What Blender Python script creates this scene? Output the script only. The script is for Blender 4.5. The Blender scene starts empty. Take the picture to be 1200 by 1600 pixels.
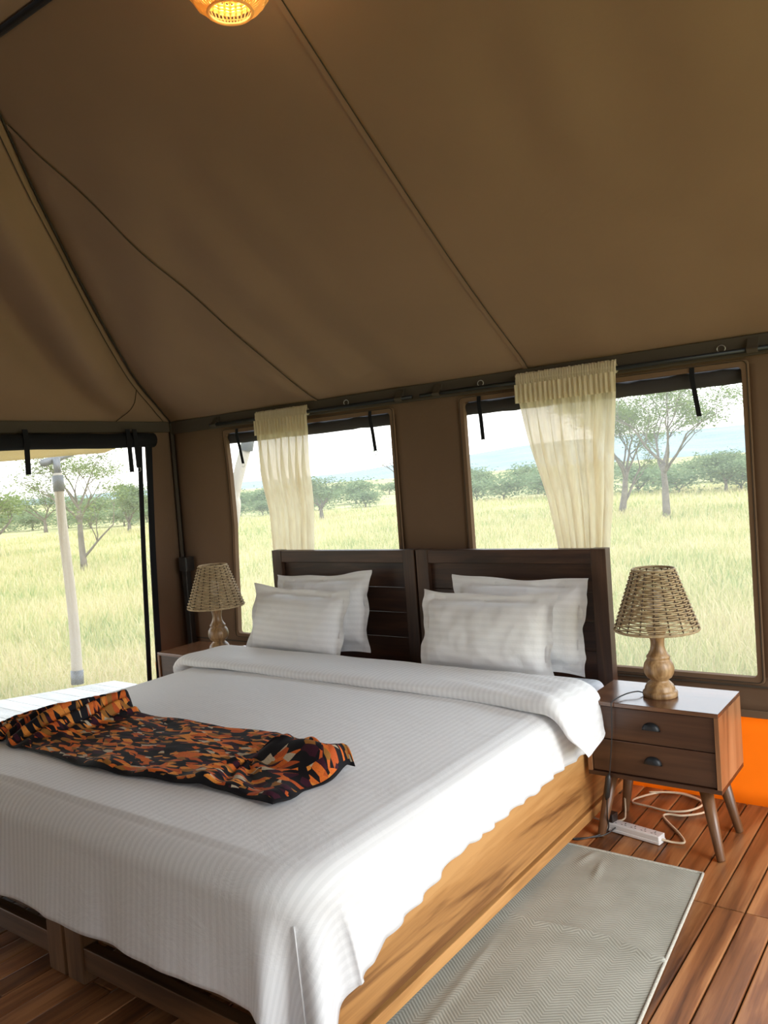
import bpy, bmesh, math, random
import numpy as np
from mathutils import Vector, Matrix, noise as mnoise
R = random.Random(7)
sc = bpy.context.scene
COL = sc.collection
PI = math.pi

# ------------------------------------------------------------------ camera
cam_d = bpy.data.cameras.new('camera')
cam = bpy.data.objects.new('camera', cam_d)
COL.objects.link(cam)
CAM = Vector((2.34486, -3.39072, 1.48039))
cr = Vector((0.80286, 0.591467, -0.0747151)); cu = Vector((0.0317265, 0.0827588, 0.9960645)); cf = Vector((-0.5953226, 0.8020709, -0.0476785))
m = Matrix((cr, cu, -cf)).transposed().to_4x4(); m.translation = CAM
cam.matrix_world = m
cam_d.sensor_fit = 'VERTICAL'; cam_d.sensor_height = 24.0
cam_d.lens = 24.0 * 1279.58 / 1600.0
cam_d.clip_start = 0.02; cam_d.clip_end = 3000
sc.camera = cam

# ------------------------------------------------------------------ sky, light, exposure
W = bpy.data.worlds.new('sky'); sc.world = W; W.use_nodes = True
nt = W.node_tree; nt.nodes.clear()
wo = nt.nodes.new('ShaderNodeOutputWorld'); bg = nt.nodes.new('ShaderNodeBackground')
tc = nt.nodes.new('ShaderNodeTexCoord'); sep = nt.nodes.new('ShaderNodeSeparateXYZ'); rp = nt.nodes.new('ShaderNodeValToRGB')
rp.color_ramp.elements[0].position = 0.0; rp.color_ramp.elements[0].color = (1.0, 0.99, 0.97, 1)
rp.color_ramp.elements[1].position = 0.45; rp.color_ramp.elements[1].color = (0.74, 0.87, 1.0, 1)
nt.links.new(tc.outputs['Generated'], sep.inputs[0]); nt.links.new(sep.outputs['Z'], rp.inputs[0])
nt.links.new(rp.outputs[0], bg.inputs['Color']); nt.links.new(bg.outputs[0], wo.inputs[0])
bg.inputs['Strength'].default_value = 5.0
W.cycles.sampling_method = 'AUTOMATIC'

def area(name, loc, rot, sx, sy, power, color=(1, 1, 1), portal=False):
    l = bpy.data.lights.new(name, 'AREA'); l.shape = 'RECTANGLE'; l.size = sx; l.size_y = sy; l.energy = power; l.color = color
    if portal: l.cycles.is_portal = True
    o = bpy.data.objects.new(name, l); o.location = loc; o.rotation_euler = rot; COL.objects.link(o); return o
# soft daylight is sampled through the side opening and the added front one
area('portal_right', (3.62, -1.30, 0.93), (0, PI/2, 0), 1.86, 2.6, 1, portal=True)
area('portal_front', (2.3, -3.79, 0.93), (PI/2, 0, 0), .56, 1.86, 1, portal=True)
sun_l = bpy.data.lights.new('sun', 'SUN'); sun_l.energy = 2.6; sun_l.angle = math.radians(25); sun_l.color = (1, 0.95, 0.88)
sun = bpy.data.objects.new('sun', sun_l); COL.objects.link(sun)
sun.rotation_euler = Vector((0.86, -0.20, 0.64)).to_track_quat('Z', 'Y').to_euler()
sc.view_settings.view_transform = 'Standard'; sc.view_settings.look = 'None'
sc.view_settings.exposure = 0.20; sc.view_settings.gamma = 1.0; sc.view_settings.use_curve_mapping = False
sc.cycles.max_bounces = 10; sc.cycles.diffuse_bounces = 6; sc.cycles.transparent_max_bounces = 24
sc.cycles.sample_clamp_indirect = 8.0; sc.cycles.caustics_reflective = False; sc.cycles.caustics_refractive = False

# ------------------------------------------------------------------ materials
class NT:
    def __init__(s, name):
        s.m = bpy.data.materials.new(name); s.m.use_nodes = True; s.t = s.m.node_tree; s.t.nodes.clear()
        s.out = s.n('ShaderNodeOutputMaterial')
    def n(s, typ, **kw):
        nd = s.t.nodes.new(typ)
        for k, v in kw.items():
            if k in nd.inputs: nd.inputs[k].default_value = v
            else: setattr(nd, k, v)
        return nd
    def l(s, a, b): s.t.links.new(a, b)
    def ramp(s, fac, stops):
        r = s.n('ShaderNodeValToRGB'); e = r.color_ramp.elements
        while len(e) > 1: e.remove(e[-1])
        e[0].position = stops[0][0]; e[0].color = (*stops[0][1], 1)
        for p, c in stops[1:]:
            q = e.new(p); q.color = (*c, 1)
        s.l(fac, r.inputs[0]); return r.outputs[0]
    def coords(s, scale=(1, 1, 1), kind='Object', rnd=False):
        t = s.n('ShaderNodeTexCoord'); o = t.outputs[kind]
        if rnd:
            oi = s.n('ShaderNodeObjectInfo'); mu = s.n('ShaderNodeVectorMath', operation='MULTIPLY_ADD')
            s.l(oi.outputs['Random'], mu.inputs[0]); mu.inputs[1].default_value = (37, 53, 91); s.l(o, mu.inputs[2]); o = mu.outputs[0]
        mp = s.n('ShaderNodeMapping'); mp.inputs['Scale'].default_value = scale; s.l(o, mp.inputs[0]); return mp.outputs[0]
    def noise(s, vec, scale, detail=3, rough=.5, dist=0):
        x = s.n('ShaderNodeTexNoise', Scale=scale, Detail=detail, Roughness=rough, Distortion=dist); s.l(vec, x.inputs['Vector']); return x.outputs[0]
    def bump(s, h, strength=.3, dist=.01):
        b = s.n('ShaderNodeBump', Strength=strength, Distance=dist); s.l(h, b.inputs['Height']); return b.outputs[0]
    def bsdf(s, color=None, rough=.7, normal=None, metal=0, spec=.5):
        b = s.n('ShaderNodeBsdfPrincipled'); b.inputs['Roughness'].default_value = rough; b.inputs['Metallic'].default_value = metal
        b.inputs['Specular IOR Level'].default_value = spec
        if color is not None:
            if isinstance(color, tuple): b.inputs['Base Color'].default_value = (*color, 1)
            else: s.l(color, b.inputs['Base Color'])
        if normal is not None: s.l(normal, b.inputs['Normal'])
        return b.outputs[0]
    def done(s, sh): s.l(sh, s.out.inputs[0]); return s.m

def plain(name, c, rough=.6, metal=0, spec=.5, var=.08, sc_=30):
    k = NT(name); v = k.coords(); nz = k.noise(v, sc_, 3)
    col = k.ramp(nz, [(.3, tuple(x*(1-var) for x in c)), (.7, tuple(min(1, x*(1+var)) for x in c))])
    return k.done(k.bsdf(col, rough, k.bump(nz, .08, .002), metal, spec))

def fabric(name, c, var=.06, weave=600, wr=.25, translucent=0, wrscale=3.5, rough=.9):
    k = NT(name); v = k.coords(); big = k.noise(v, 1.6, 4, .55)
    col = k.ramp(big, [(.3, tuple(x*(1-var) for x in c)), (.7, tuple(min(1, x*(1+var)) for x in c))])
    fine = k.noise(v, weave, 1); med = k.noise(v, wrscale, 5, .5, .6)
    ad = k.n('ShaderNodeMath', operation='MULTIPLY_ADD'); k.l(fine, ad.inputs[0]); ad.inputs[1].default_value = .02; k.l(med, ad.inputs[2])
    nm = k.bump(ad.outputs[0], wr, .03)
    sh = k.bsdf(col, rough, nm, 0, .2)
    if translucent:
        t = k.n('ShaderNodeBsdfTranslucent'); k.l(col, t.inputs[0]); mx = k.n('ShaderNodeMixShader', Fac=translucent)
        k.l(sh, mx.inputs[1]); k.l(t.outputs[0], mx.inputs[2]); sh = mx.outputs[0]
    return k.done(sh)

def wood(name, c0, c1, c2, axis='y', rough=.45, scale=1., rnd=True, var=.5, bump=.12, spec=.5, rings=0):
    k = NT(name)
    s = {'x': (1, 9, 9), 'y': (9, 1, 9), 'z': (9, 9, 1)}[axis]
    v = k.coords(tuple(q*scale for q in s), rnd=rnd)
    a = k.noise(v, 1.1, 5, .55, 1.4)
    s2 = {'x': (2.5, 90, 90), 'y': (90, 2.5, 90), 'z': (90, 90, 2.5)}[axis]
    v2 = k.coords(tuple(q*scale for q in s2), rnd=rnd); b = k.noise(v2, 1.0, 4, .6)
    mx = k.n('ShaderNodeMath', operation='MULTIPLY_ADD'); k.l(b, mx.inputs[0]); mx.inputs[1].default_value = .35
    k.l(a, mx.inputs[2]); sb = k.n('ShaderNodeMath', operation='SUBTRACT'); k.l(mx.outputs[0], sb.inputs[0]); sb.inputs[1].default_value = .17
    if rings:
        rm = k.n('ShaderNodeMath', operation='MULTIPLY'); k.l(a, rm.inputs[0]); rm.inputs[1].default_value = 48
        rs = k.n('ShaderNodeMath', operation='SINE'); k.l(rm.outputs[0], rs.inputs[0])
        ra = k.n('ShaderNodeMath', operation='MULTIPLY_ADD'); k.l(rs.outputs[0], ra.inputs[0]); ra.inputs[1].default_value = rings; k.l(sb.outputs[0], ra.inputs[2]); sb = ra
    col = k.ramp(sb.outputs[0], [(.3, c0), (.5, c1), (.68, c2)])
    if rnd:
        oi = k.n('ShaderNodeObjectInfo'); hs = k.n('ShaderNodeHueSaturation')
        mr = k.n('ShaderNodeMapRange'); k.l(oi.outputs['Random'], mr.inputs[0]); mr.inputs[3].default_value = 1-var; mr.inputs[4].default_value = 1+var
        k.l(mr.outputs[0], hs.inputs['Value']); k.l(col, hs.inputs['Color']); col = hs.outputs[0]
    return k.done(k.bsdf(col, rough, k.bump(sb.outputs[0], bump, .004), 0, spec))

M = {}
M['canvas'] = fabric('tan canvas', (.155, .096, .058), wr=.35)
M['canvas_roof'] = fabric('roof canvas', (.265, .172, .108), wr=.3, wrscale=2.0)
M['canvas_dark'] = fabric('dark canvas', (.075, .06, .045))  # dark grey-brown canvas for valances, tabs and the corner pole
M['hem'] = fabric('hem canvas', (.17, .105, .062), weave=900)
M['orange'] = fabric('orange mud wall', (.80, .30, .022), translucent=.62, wr=.15)
M['black_fabric'] = fabric('black webbing', (.012, .012, .014), wr=.1)
M['blind'] = fabric('rolled blind fabric', (.05, .045, .045), wr=.2)
M['thread'] = plain('dark thread', (.03, .022, .014), .9)
M['metal_dark'] = plain('dark steel', (.012, .014, .017), .45, .3)
M['chrome'] = plain('wire metal', (.55, .55, .55), .3, 1)
M['plastic_black'] = plain('black plastic', (.022, .019, .017), .4)
M['plastic_white'] = plain('white plastic', (.72, .7, .67), .35, var=.03)
M['cable_cream'] = plain('cream cable', (.62, .48, .32), .5, var=.04)
M['floorwood'] = wood('plank wood', (.085, .03, .011), (.25, .095, .033), (.42, .19, .073), 'y', .34, .8, True, .36, .2, rings=.014)
M['floorbase'] = plain('under floor', (.015, .009, .006), .9)
M['bedwood'] = wood('bed rail wood', (.15, .058, .015), (.44, .215, .068), (.56, .30, .11), 'y', .42, .55, True, .10, rings=.028)
M['bedwood_shade_x'] = wood('shaded bed cross wood', (.045, .02, .008), (.10, .046, .017), (.15, .07, .028), 'x', .45, 1.0, True, .12)  # bed wood darkened in colour for the shade at the foot end
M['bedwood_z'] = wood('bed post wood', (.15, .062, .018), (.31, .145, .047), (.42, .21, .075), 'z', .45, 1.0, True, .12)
M['bedwood_shade_z'] = wood('shaded inner foot post wood', (.07, .03, .011), (.14, .066, .024), (.20, .098, .04), 'z', .5, 1.0, True, .12)  # shaded copy of the post wood, for the inner posts
M['headx'] = wood('headboard wood', (.016, .0065, .0035), (.044, .018, .009), (.078, .034, .016), 'x', .5, 1.0, True, .15)
M['headz'] = wood('headboard stile wood', (.025, .010, .005), (.062, .027, .012), (.10, .046, .022), 'z', .5, 1.0, True, .15)
M['night_shade_x'] = wood('shaded nightstand wood', (.032, .013, .007), (.062, .026, .013), (.095, .042, .021), 'x', .35, .7, True, .08, .05)  # front wood darkened in colour for the shade on the drawer side
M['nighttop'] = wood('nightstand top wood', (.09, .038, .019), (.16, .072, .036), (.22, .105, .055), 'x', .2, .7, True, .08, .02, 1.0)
M['night_lit_z'] = wood('lit nightstand side wood', (.16, .07, .03), (.30, .14, .062), (.38, .19, .09), 'z', .35, .7, True, .08, .05)  # same wood in a lighter colour, for the side facing the light
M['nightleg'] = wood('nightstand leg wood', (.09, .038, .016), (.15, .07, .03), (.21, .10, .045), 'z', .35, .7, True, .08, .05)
M['lampwood'] = wood('mango wood', (.06, .028, .011), (.24, .13, .052), (.43, .27, .13), 'z', .35, 1.6, True, .08, .04)
M['rattan'] = plain('rattan cord', (.42, .31, .175), .7, var=.25, sc_=60)
M['rattan_rib'] = plain('dark rattan rib', (.09, .055, .028), .7, var=.2)
M['polewood'] = wood('gum pole', (.42, .35, .26), (.56, .48, .38), (.66, .6, .5), 'z', .7, .8, False)
M['pole_socket'] = plain('grey socket', (.17, .17, .18), .5, .3)
M['deckwood'] = wood('weathered deck', (.42, .40, .37), (.58, .56, .53), (.68, .66, .63), 'x', .8, .8, True, .1)
M['awning'] = fabric('awning canvas', (.62, .50, .28), translucent=.6)

def sheet_mat(name, per, ax, c=(.815, .815, .825), dk=.93):
    k = NT(name); t = k.n('ShaderNodeTexCoord'); s = k.n('ShaderNodeSeparateXYZ'); k.l(t.outputs['UV'], s.inputs[0])
    mu = k.n('ShaderNodeMath', operation='MULTIPLY'); k.l(s.outputs[ax], mu.inputs[0]); mu.inputs[1].default_value = 2*PI/per
    sn = k.n('ShaderNodeMath', operation='SINE'); k.l(mu.outputs[0], sn.inputs[0])
    mr = k.n('ShaderNodeMapRange', interpolation_type='SMOOTHSTEP'); k.l(sn.outputs[0], mr.inputs[0])
    mr.inputs[1].default_value = -.35; mr.inputs[2].default_value = .35
    col = k.ramp(mr.outputs[0], [(0, tuple(x*dk for x in c)), (1, c)])
    ro = k.n('ShaderNodeMapRange'); k.l(mr.outputs[0], ro.inputs[0]); ro.inputs[3].default_value = .85; ro.inputs[4].default_value = .5
    v = k.coords(); n1 = k.noise(v, 9, 5, .6, .8); n2 = k.noise(v, 700, 1)
    a = k.n('ShaderNodeMath', operation='MULTIPLY_ADD'); k.l(n2, a.inputs[0]); a.inputs[1].default_value = .015; k.l(n1, a.inputs[2])
    a2 = k.n('ShaderNodeMath', operation='MULTIPLY_ADD'); k.l(mr.outputs[0], a2.inputs[0]); a2.inputs[1].default_value = .02; k.l(a.outputs[0], a2.inputs[2])
    b = k.n('ShaderNodeBsdfPrincipled'); k.l(col, b.inputs['Base Color']); k.l(ro.outputs[0], b.inputs['Roughness'])
    b.inputs['Specular IOR Level'].default_value = .35; k.l(k.bump(a2.outputs[0], .22, .02), b.inputs['Normal'])
    b.inputs['Sheen Weight'].default_value = .15
    return k.done(b.outputs[0])
M['sheet'] = sheet_mat('striped duvet cotton', .024, 0)
M['pillow'] = sheet_mat('striped pillow cotton', .03, 1, (.80, .79, .785), .955)
M['mattress'] = sheet_mat('fitted sheet cotton', .024, 0, (.72, .74, .78))

def cloth_print():
    k = NT('printed cloth'); t = k.n('ShaderNodeTexCoord'); uv = t.outputs['UV']
    def shards(rot, sx, sy):
        mp = k.n('ShaderNodeMapping'); mp.inputs['Rotation'].default_value = (0, 0, rot); mp.inputs['Scale'].default_value = (sx, sy, 1); k.l(uv, mp.inputs[0])
        vo = k.n('ShaderNodeTexVoronoi', Scale=1.0, Randomness=.95); k.l(mp.outputs[0], vo.inputs['Vector']); return vo.outputs['Color'], mp
    ca, mp = shards(.75, 25, 58); cb, _ = shards(-.65, 24, 54); cm, _ = shards(.1, 19, 28)
    sm = k.n('ShaderNodeSeparateColor'); k.l(cm, sm.inputs[0]); gt = k.n('ShaderNodeMath', operation='GREATER_THAN'); k.l(sm.outputs[1], gt.inputs[0]); gt.inputs[1].default_value = .5
    pk = k.n('ShaderNodeMix', data_type='RGBA'); k.l(gt.outputs[0], pk.inputs[0]); k.l(ca, pk.inputs[6]); k.l(cb, pk.inputs[7])
    s = k.n('ShaderNodeSeparateColor'); k.l(pk.outputs[2], s.inputs[0])
    r = k.n('ShaderNodeValToRGB'); r.color_ramp.interpolation = 'CONSTANT'; e = r.color_ramp.elements
    stops = [(0, (.006, .005, .008)), (.30, (.72, .16, .025)), (.43, (.045, .008, .02)), (.55, (.80, .29, .05)), (.66, (.006, .005, .008)), (.74, (.55, .10, .02)), (.82, (.36, .15, .03)), (.90, (.56, .47, .33)), (.955, (.006, .005, .008))]
    e[0].color = (*stops[0][1], 1)
    e[1].position = stops[1][0]; e[1].color = (*stops[1][1], 1)
    for p, c in stops[2:]:
        q = e.new(p); q.color = (*c, 1)
    k.l(s.outputs[0], r.inputs[0])
    sp = k.n('ShaderNodeTexNoise', Scale=9., Detail=3, Roughness=.75); k.l(mp.outputs[0], sp.inputs['Vector'])
    spr = k.ramp(sp.outputs[0], [(.30, (.10, .08, .08)), (.46, (1, 1, 1))])
    mm = k.n('ShaderNodeMix', data_type='RGBA', blend_type='MULTIPLY'); mm.inputs[0].default_value = .75; k.l(r.outputs[0], mm.inputs[6]); k.l(spr, mm.inputs[7])
    # black border
    se = k.n('ShaderNodeSeparateXYZ'); k.l(uv, se.inputs[0]); outs = []
    for i, w in ((0, 1.4), (1, .5)):
        a = k.n('ShaderNodeMath', operation='SUBTRACT'); k.l(se.outputs[i], a.inputs[0]); a.inputs[1].default_value = w/2
        b = k.n('ShaderNodeMath', operation='ABSOLUTE'); k.l(a.outputs[0], b.inputs[0])
        c = k.n('ShaderNodeMath', operation='GREATER_THAN'); k.l(b.outputs[0], c.inputs[0]); c.inputs[1].default_value = w/2-.009; outs.append(c.outputs[0])
    mxm = k.n('ShaderNodeMath', operation='MAXIMUM'); k.l(outs[0], mxm.inputs[0]); k.l(outs[1], mxm.inputs[1])
    fm = k.n('ShaderNodeMix', data_type='RGBA'); k.l(mxm.outputs[0], fm.inputs[0]); k.l(mm.outputs[2], fm.inputs[6]); fm.inputs[7].default_value = (.006, .005, .007, 1)
    return k.done(k.bsdf(fm.outputs[2], .75, None, 0, .25))
M['print'] = cloth_print()

def rug_mat():
    k = NT('herringbone weave'); t = k.n('ShaderNodeTexCoord'); s = k.n('ShaderNodeSeparateXYZ'); k.l(t.outputs['UV'], s.inputs[0])
    # zig-zag: |frac(u/p)-.5| + v
    def mth(op, a, b=None, c=None):
        x = k.n('ShaderNodeMath', operation=op)
        for i, q in enumerate((a, b, c)):
            if q is None: continue
            if isinstance(q, (int, float)): x.inputs[i].default_value = q
            else: k.l(q, x.inputs[i])
        return x.outputs[0]
    pp = mth('PINGPONG', s.outputs[0], .045); q = mth('ADD', mth('MULTIPLY', pp, .8), s.outputs[1])
    sn = mth('SINE', mth('MULTIPLY', q, 2*PI/.0125))
    v = k.coords(); n = k.noise(v, 5, 5, .6); n2 = k.noise(v, 420, 2)
    h = mth('ADD', mth('MULTIPLY', sn, .5), mth('MULTIPLY', n2, .6))
    col = k.ramp(mth('ADD', mth('MULTIPLY', h, .5), .35), [(.1, (.25, .245, .21)), (.85, (.46, .45, .385))])
    big = k.ramp(n, [(.3, (.82, .82, .80)), (.7, (1.06, 1.06, 1.06))])
    mm = k.n('ShaderNodeMix', data_type='RGBA', blend_type='MULTIPLY'); mm.inputs[0].default_value = 1; k.l(col, mm.inputs[6]); k.l(big, mm.inputs[7])
    return k.done(k.bsdf(mm.outputs[2], .95, k.bump(h, .35, .002), 0, .1))
M['rug'] = rug_mat()
M['rug_edge'] = plain('rug binding', (.42, .40, .34), .95, var=.2, sc_=200)

def screen_mat():
    k = NT('insect mesh'); tr = k.n('ShaderNodeBsdfTransparent'); df = k.n('ShaderNodeBsdfDiffuse'); tl = k.n('ShaderNodeBsdfTranslucent')
    v = k.coords(); nz = k.noise(v, 3, 2); col = k.ramp(nz, [(.3, (.19, .195, .20)), (.7, (.205, .208, .21))])
    k.l(col, df.inputs[0]); k.l(col, tl.inputs[0])
    a = k.n('ShaderNodeMixShader', Fac=.6); k.l(df.outputs[0], a.inputs[1]); k.l(tl.outputs[0], a.inputs[2])
    b = k.n('ShaderNodeMixShader', Fac=.52); k.l(tr.outputs[0], b.inputs[1]); k.l(a.outputs[0], b.inputs[2])
    return k.done(b.outputs[0])
M['screen'] = screen_mat()
def curtain_mat():
    k = NT('sheer cream curtain'); v = k.coords((1, 1, .15)); nz = k.noise(v, 60, 3)
    col = k.ramp(nz, [(.3, (.82, .72, .52)), (.7, (.93, .85, .66))])
    d = k.n('ShaderNodeBsdfDiffuse'); t = k.n('ShaderNodeBsdfTranslucent'); tr = k.n('ShaderNodeBsdfTransparent')
    k.l(col, d.inputs[0]); k.l(col, t.inputs[0])
    a = k.n('ShaderNodeMixShader', Fac=.5); k.l(d.outputs[0], a.inputs[1]); k.l(t.outputs[0], a.inputs[2])
    b = k.n('ShaderNodeMixShader', Fac=.10); k.l(a.outputs[0], b.inputs[1]); k.l(tr.outputs[0], b.inputs[2])
    return k.done(b.outputs[0])
M['curtain'] = curtain_mat()
def emit(name, c, s):
    k = NT(name); e = k.n('ShaderNodeEmission', Strength=s); e.inputs[0].default_value = (*c, 1); return k.done(e.outputs[0])
M['bulb'] = emit('glowing bulb', (1, .78, .38), 3)
M['straw'] = fabric('lamp straw', (.82, .60, .27), translucent=.4, weave=300, wr=.1)
def ground_mat():
    k = NT('meadow soil and grass'); v = k.coords(); a = k.noise(v, .35, 5, .6); b = k.noise(v, 9, 4, .7)
    ad = k.n('ShaderNodeMath', operation='MULTIPLY_ADD'); k.l(b, ad.inputs[0]); ad.inputs[1].default_value = .5; k.l(a, ad.inputs[2])
    col = k.ramp(ad.outputs[0], [(.45, (.25, .29, .11)), (.75, (.46, .42, .19)), (1.0, (.56, .48, .27))])
    return k.done(k.bsdf(col, .95, k.bump(b, .4, .1), 0, .05))
M['ground'] = ground_mat()
def grass_mat():
    k = NT('grass blades'); g = k.n('ShaderNodeNewGeometry'); v = k.coords(); a = k.noise(v, .3, 3)
    ad = k.n('ShaderNodeMath', operation='MULTIPLY_ADD'); k.l(g.outputs['Random Per Island'], ad.inputs[0]); ad.inputs[1].default_value = .45; k.l(a, ad.inputs[2])
    col = k.ramp(ad.outputs[0], [(.42, (.26, .33, .115)), (.66, (.52, .48, .21)), (.92, (.66, .56, .33))])
    d = k.n('ShaderNodeBsdfDiffuse'); t = k.n('ShaderNodeBsdfTranslucent'); k.l(col, d.inputs[0]); k.l(col, t.inputs[0])
    mx = k.n('ShaderNodeMixShader', Fac=.4); k.l(d.outputs[0], mx.inputs[1]); k.l(t.outputs[0], mx.inputs[2]); return k.done(mx.outputs[0])
M['grass'] = grass_mat()
def leaf_mat(name, c0, c1):
    k = NT(name); g = k.n('ShaderNodeNewGeometry')
    col = k.ramp(g.outputs['Random Per Island'], [(0, c0), (1, c1)])
    d = k.n('ShaderNodeBsdfDiffuse'); t = k.n('ShaderNodeBsdfTranslucent'); k.l(col, d.inputs[0]); k.l(col, t.inputs[0])
    mx = k.n('ShaderNodeMixShader', Fac=.4); k.l(d.outputs[0], mx.inputs[1]); k.l(t.outputs[0], mx.inputs[2]); return k.done(mx.outputs[0])
M['leaf'] = leaf_mat('acacia leaves', (.12, .18, .05), (.28, .34, .12))
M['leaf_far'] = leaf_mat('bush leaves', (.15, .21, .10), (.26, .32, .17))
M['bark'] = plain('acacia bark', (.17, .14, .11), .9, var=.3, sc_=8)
M['hill'] = plain('hazed wooded hillside', (.22, .28, .29), .95, var=.2, sc_=.05)  # blue-grey base colour has the distance haze mixed in

# ------------------------------------------------------------------ object helpers
def tag(o, label=None, cat=None, group=None, kind=None):
    if label: o['label'] = label
    if cat: o['category'] = cat
    if group: o['group'] = group
    if kind: o['kind'] = kind
    return o
def thing(name, label, cat, loc=(0, 0, 0), group=None):
    o = bpy.data.objects.new(name, None); COL.objects.link(o); o.location = loc; o.empty_display_size = .1
    return tag(o, label, cat, group)
def wloc(o):
    v = Vector((0, 0, 0))
    while o is not None: v += o.location; o = o.parent
    return v
def link(name, me, mat, parent=None, loc=None, smooth=False):
    """me holds world coordinates; the object gets its own origin at loc (or the centre of the mesh)"""
    n = len(me.vertices); co = np.empty(n*3); me.vertices.foreach_get('co', co); co = co.reshape(-1, 3)
    if loc is None:
        if parent is not None and parent.type == 'EMPTY': loc = tuple(wloc(parent))
        else: loc = tuple((co.min(0)+co.max(0))/2)
    co = co-np.array(loc); me.vertices.foreach_set('co', co.ravel()); me.update()
    o = bpy.data.objects.new(name, me); COL.objects.link(o)
    if mat is not None and not me.materials: me.materials.append(mat)
    if smooth: me.polygons.foreach_set('use_smooth', [True]*len(me.polygons))
    o.location = Vector(loc)-(wloc(parent) if parent else Vector((0, 0, 0)))
    if parent: o.parent = parent
    return o
def mesh(name, verts, faces, mat, parent=None, smooth=False, uv=None, loc=None):
    me = bpy.data.meshes.new(name); me.from_pydata([tuple(v) for v in verts], [], [tuple(f) for f in faces]); me.update()
    if uv is not None:
        ul = me.uv_layers.new(name='UVMap'); li = np.empty(len(me.loops), int); me.loops.foreach_get('vertex_index', li)
        ul.data.foreach_set('uv', np.asarray(uv, float)[li].ravel())
    return link(name, me, mat, parent, loc, smooth)
class MB:
    def __init__(s): s.v = []; s.f = []
    def add(s, v, f):
        b = len(s.v); s.v += [tuple(q) for q in v]; s.f += [tuple(i+b for i in q) for q in f]; return s
    def hexa(s, p):  # 8 points, bottom loop then top loop
        return s.add(p, [(3, 2, 1, 0), (4, 5, 6, 7), (0, 1, 5, 4), (1, 2, 6, 5), (2, 3, 7, 6), (3, 0, 4, 7)])
    def box(s, lo, hi):
        x0, y0, z0 = lo; x1, y1, z1 = hi
        return s.hexa([(x0, y0, z0), (x1, y0, z0), (x1, y1, z0), (x0, y1, z0), (x0, y0, z1), (x1, y0, z1), (x1, y1, z1), (x0, y1, z1)])
    def tube(s, pts, r, seg=8, cap=True, closed=False):
        pts = [Vector(p) for p in pts]; n = len(pts); rs = r if hasattr(r, '__len__') else [r]*n
        up = Vector((0.013, .027, 1)); rings = []; prev = None
        for i, p in enumerate(pts):
            if closed: t = pts[(i+1) % n]-pts[i-1]
            else: t = pts[min(i+1, n-1)]-pts[max(i-1, 0)]
            t.normalize()
            if prev is None:
                a = t.cross(up)
                if a.length < .1: a = t.cross(Vector((1, 0, 0)))
            else: a = prev-t*prev.dot(t)
            a.normalize(); prev = a; b = t.cross(a)
            rings.append([p+a*math.cos(2*PI*k/seg)*rs[i]+b*math.sin(2*PI*k/seg)*rs[i] for k in range(seg)])
        vs = [q for g in rings for q in g]; fs = []
        for i in range(n if closed else n-1):
            j = (i+1) % n
            for k in range(seg):
                l = (k+1) % seg; fs.append((i*seg+k, i*seg+l, j*seg+l, j*seg+k))
        if cap and not closed:
            fs.append(tuple(range(seg-1, -1, -1))); fs.append(tuple((n-1)*seg+k for k in range(seg)))
        return s.add(vs, fs)
    def lathe(s, prof, c=(0, 0, 0), seg=32):
        vs = []; fs = []; n = len(prof)
        for r, z in prof:
            for k in range(seg): vs.append((c[0]+r*math.cos(2*PI*k/seg), c[1]+r*math.sin(2*PI*k/seg), c[2]+z))
        for i in range(n-1):
            for k in range(seg):
                l = (k+1) % seg; fs.append((i*seg+k, i*seg+l, (i+1)*seg+l, (i+1)*seg+k))
        fs.append(tuple(range(seg-1, -1, -1))); fs.append(tuple((n-1)*seg+k for k in range(seg)))
        return s.add(vs, fs)
    def strip(s, pts, side, w, t):
        """flat ribbon of width w (along vector side) and thickness t"""
        pts = [Vector(p) for p in pts]; sd = Vector(side).normalized(); n = len(pts); vs = []; fs = []
        for i, p in enumerate(pts):
            d = (pts[min(i+1, n-1)]-pts[max(i-1, 0)]).normalized(); nn = d.cross(sd).normalized()
            vs += [p-sd*w/2-nn*t/2, p+sd*w/2-nn*t/2, p+sd*w/2+nn*t/2, p-sd*w/2+nn*t/2]
        for i in range(n-1):
            for k in range(4): fs.append((i*4+k, i*4+(k+1) % 4, i*4+4+(k+1) % 4, i*4+4+k))
        fs += [(3, 2, 1, 0), tuple((n-1)*4+k for k in range(4))]
        return s.add(vs, fs)
    def obj(s, name, mat, parent=None, smooth=False, loc=None): return mesh(name, s.v, s.f, mat, parent, smooth, None, loc)
def bbox(name, lo, hi, mat, parent=None, bev=.004, seg=2):
    bm = bmesh.new(); bmesh.ops.create_cube(bm, size=1)
    lo = Vector(lo); hi = Vector(hi); c = (lo+hi)/2; d = hi-lo
    for v in bm.verts: v.co = Vector((v.co.x*d.x, v.co.y*d.y, v.co.z*d.z))+c
    if bev: bmesh.ops.bevel(bm, geom=bm.edges[:], offset=bev, segments=seg, affect='EDGES', profile=.6)
    me = bpy.data.meshes.new(name); bm.to_mesh(me); bm.free()
    return link(name, me, mat, parent, loc=tuple(c))
def grid(fn, nu, nv, closed_u=False):
    """fn(u, v) -> (x, y, z, uvx, uvy)"""
    vs = []; uv = []; fs = []
    for j in range(nv+1):
        for i in range(nu+1):
            q = fn(i/nu, j/nv); vs.append(q[:3]); uv.append(q[3:5] if len(q) > 3 else (i/nu, j/nv))
    for j in range(nv):
        for i in range(nu):
            a = j*(nu+1)+i; fs.append((a, a+1, a+nu+2, a+nu+1))
    return vs, fs, uv
def solidify(o, t, off=-1):
    md = o.modifiers.new('thickness', 'SOLIDIFY'); md.thickness = t; md.offset = off; return o
def copy_tree(o, parent=None):
    c = o.copy(); COL.objects.link(c); c.parent = parent
    for ch in list(o.children): copy_tree(ch, c)
    return c
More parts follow.
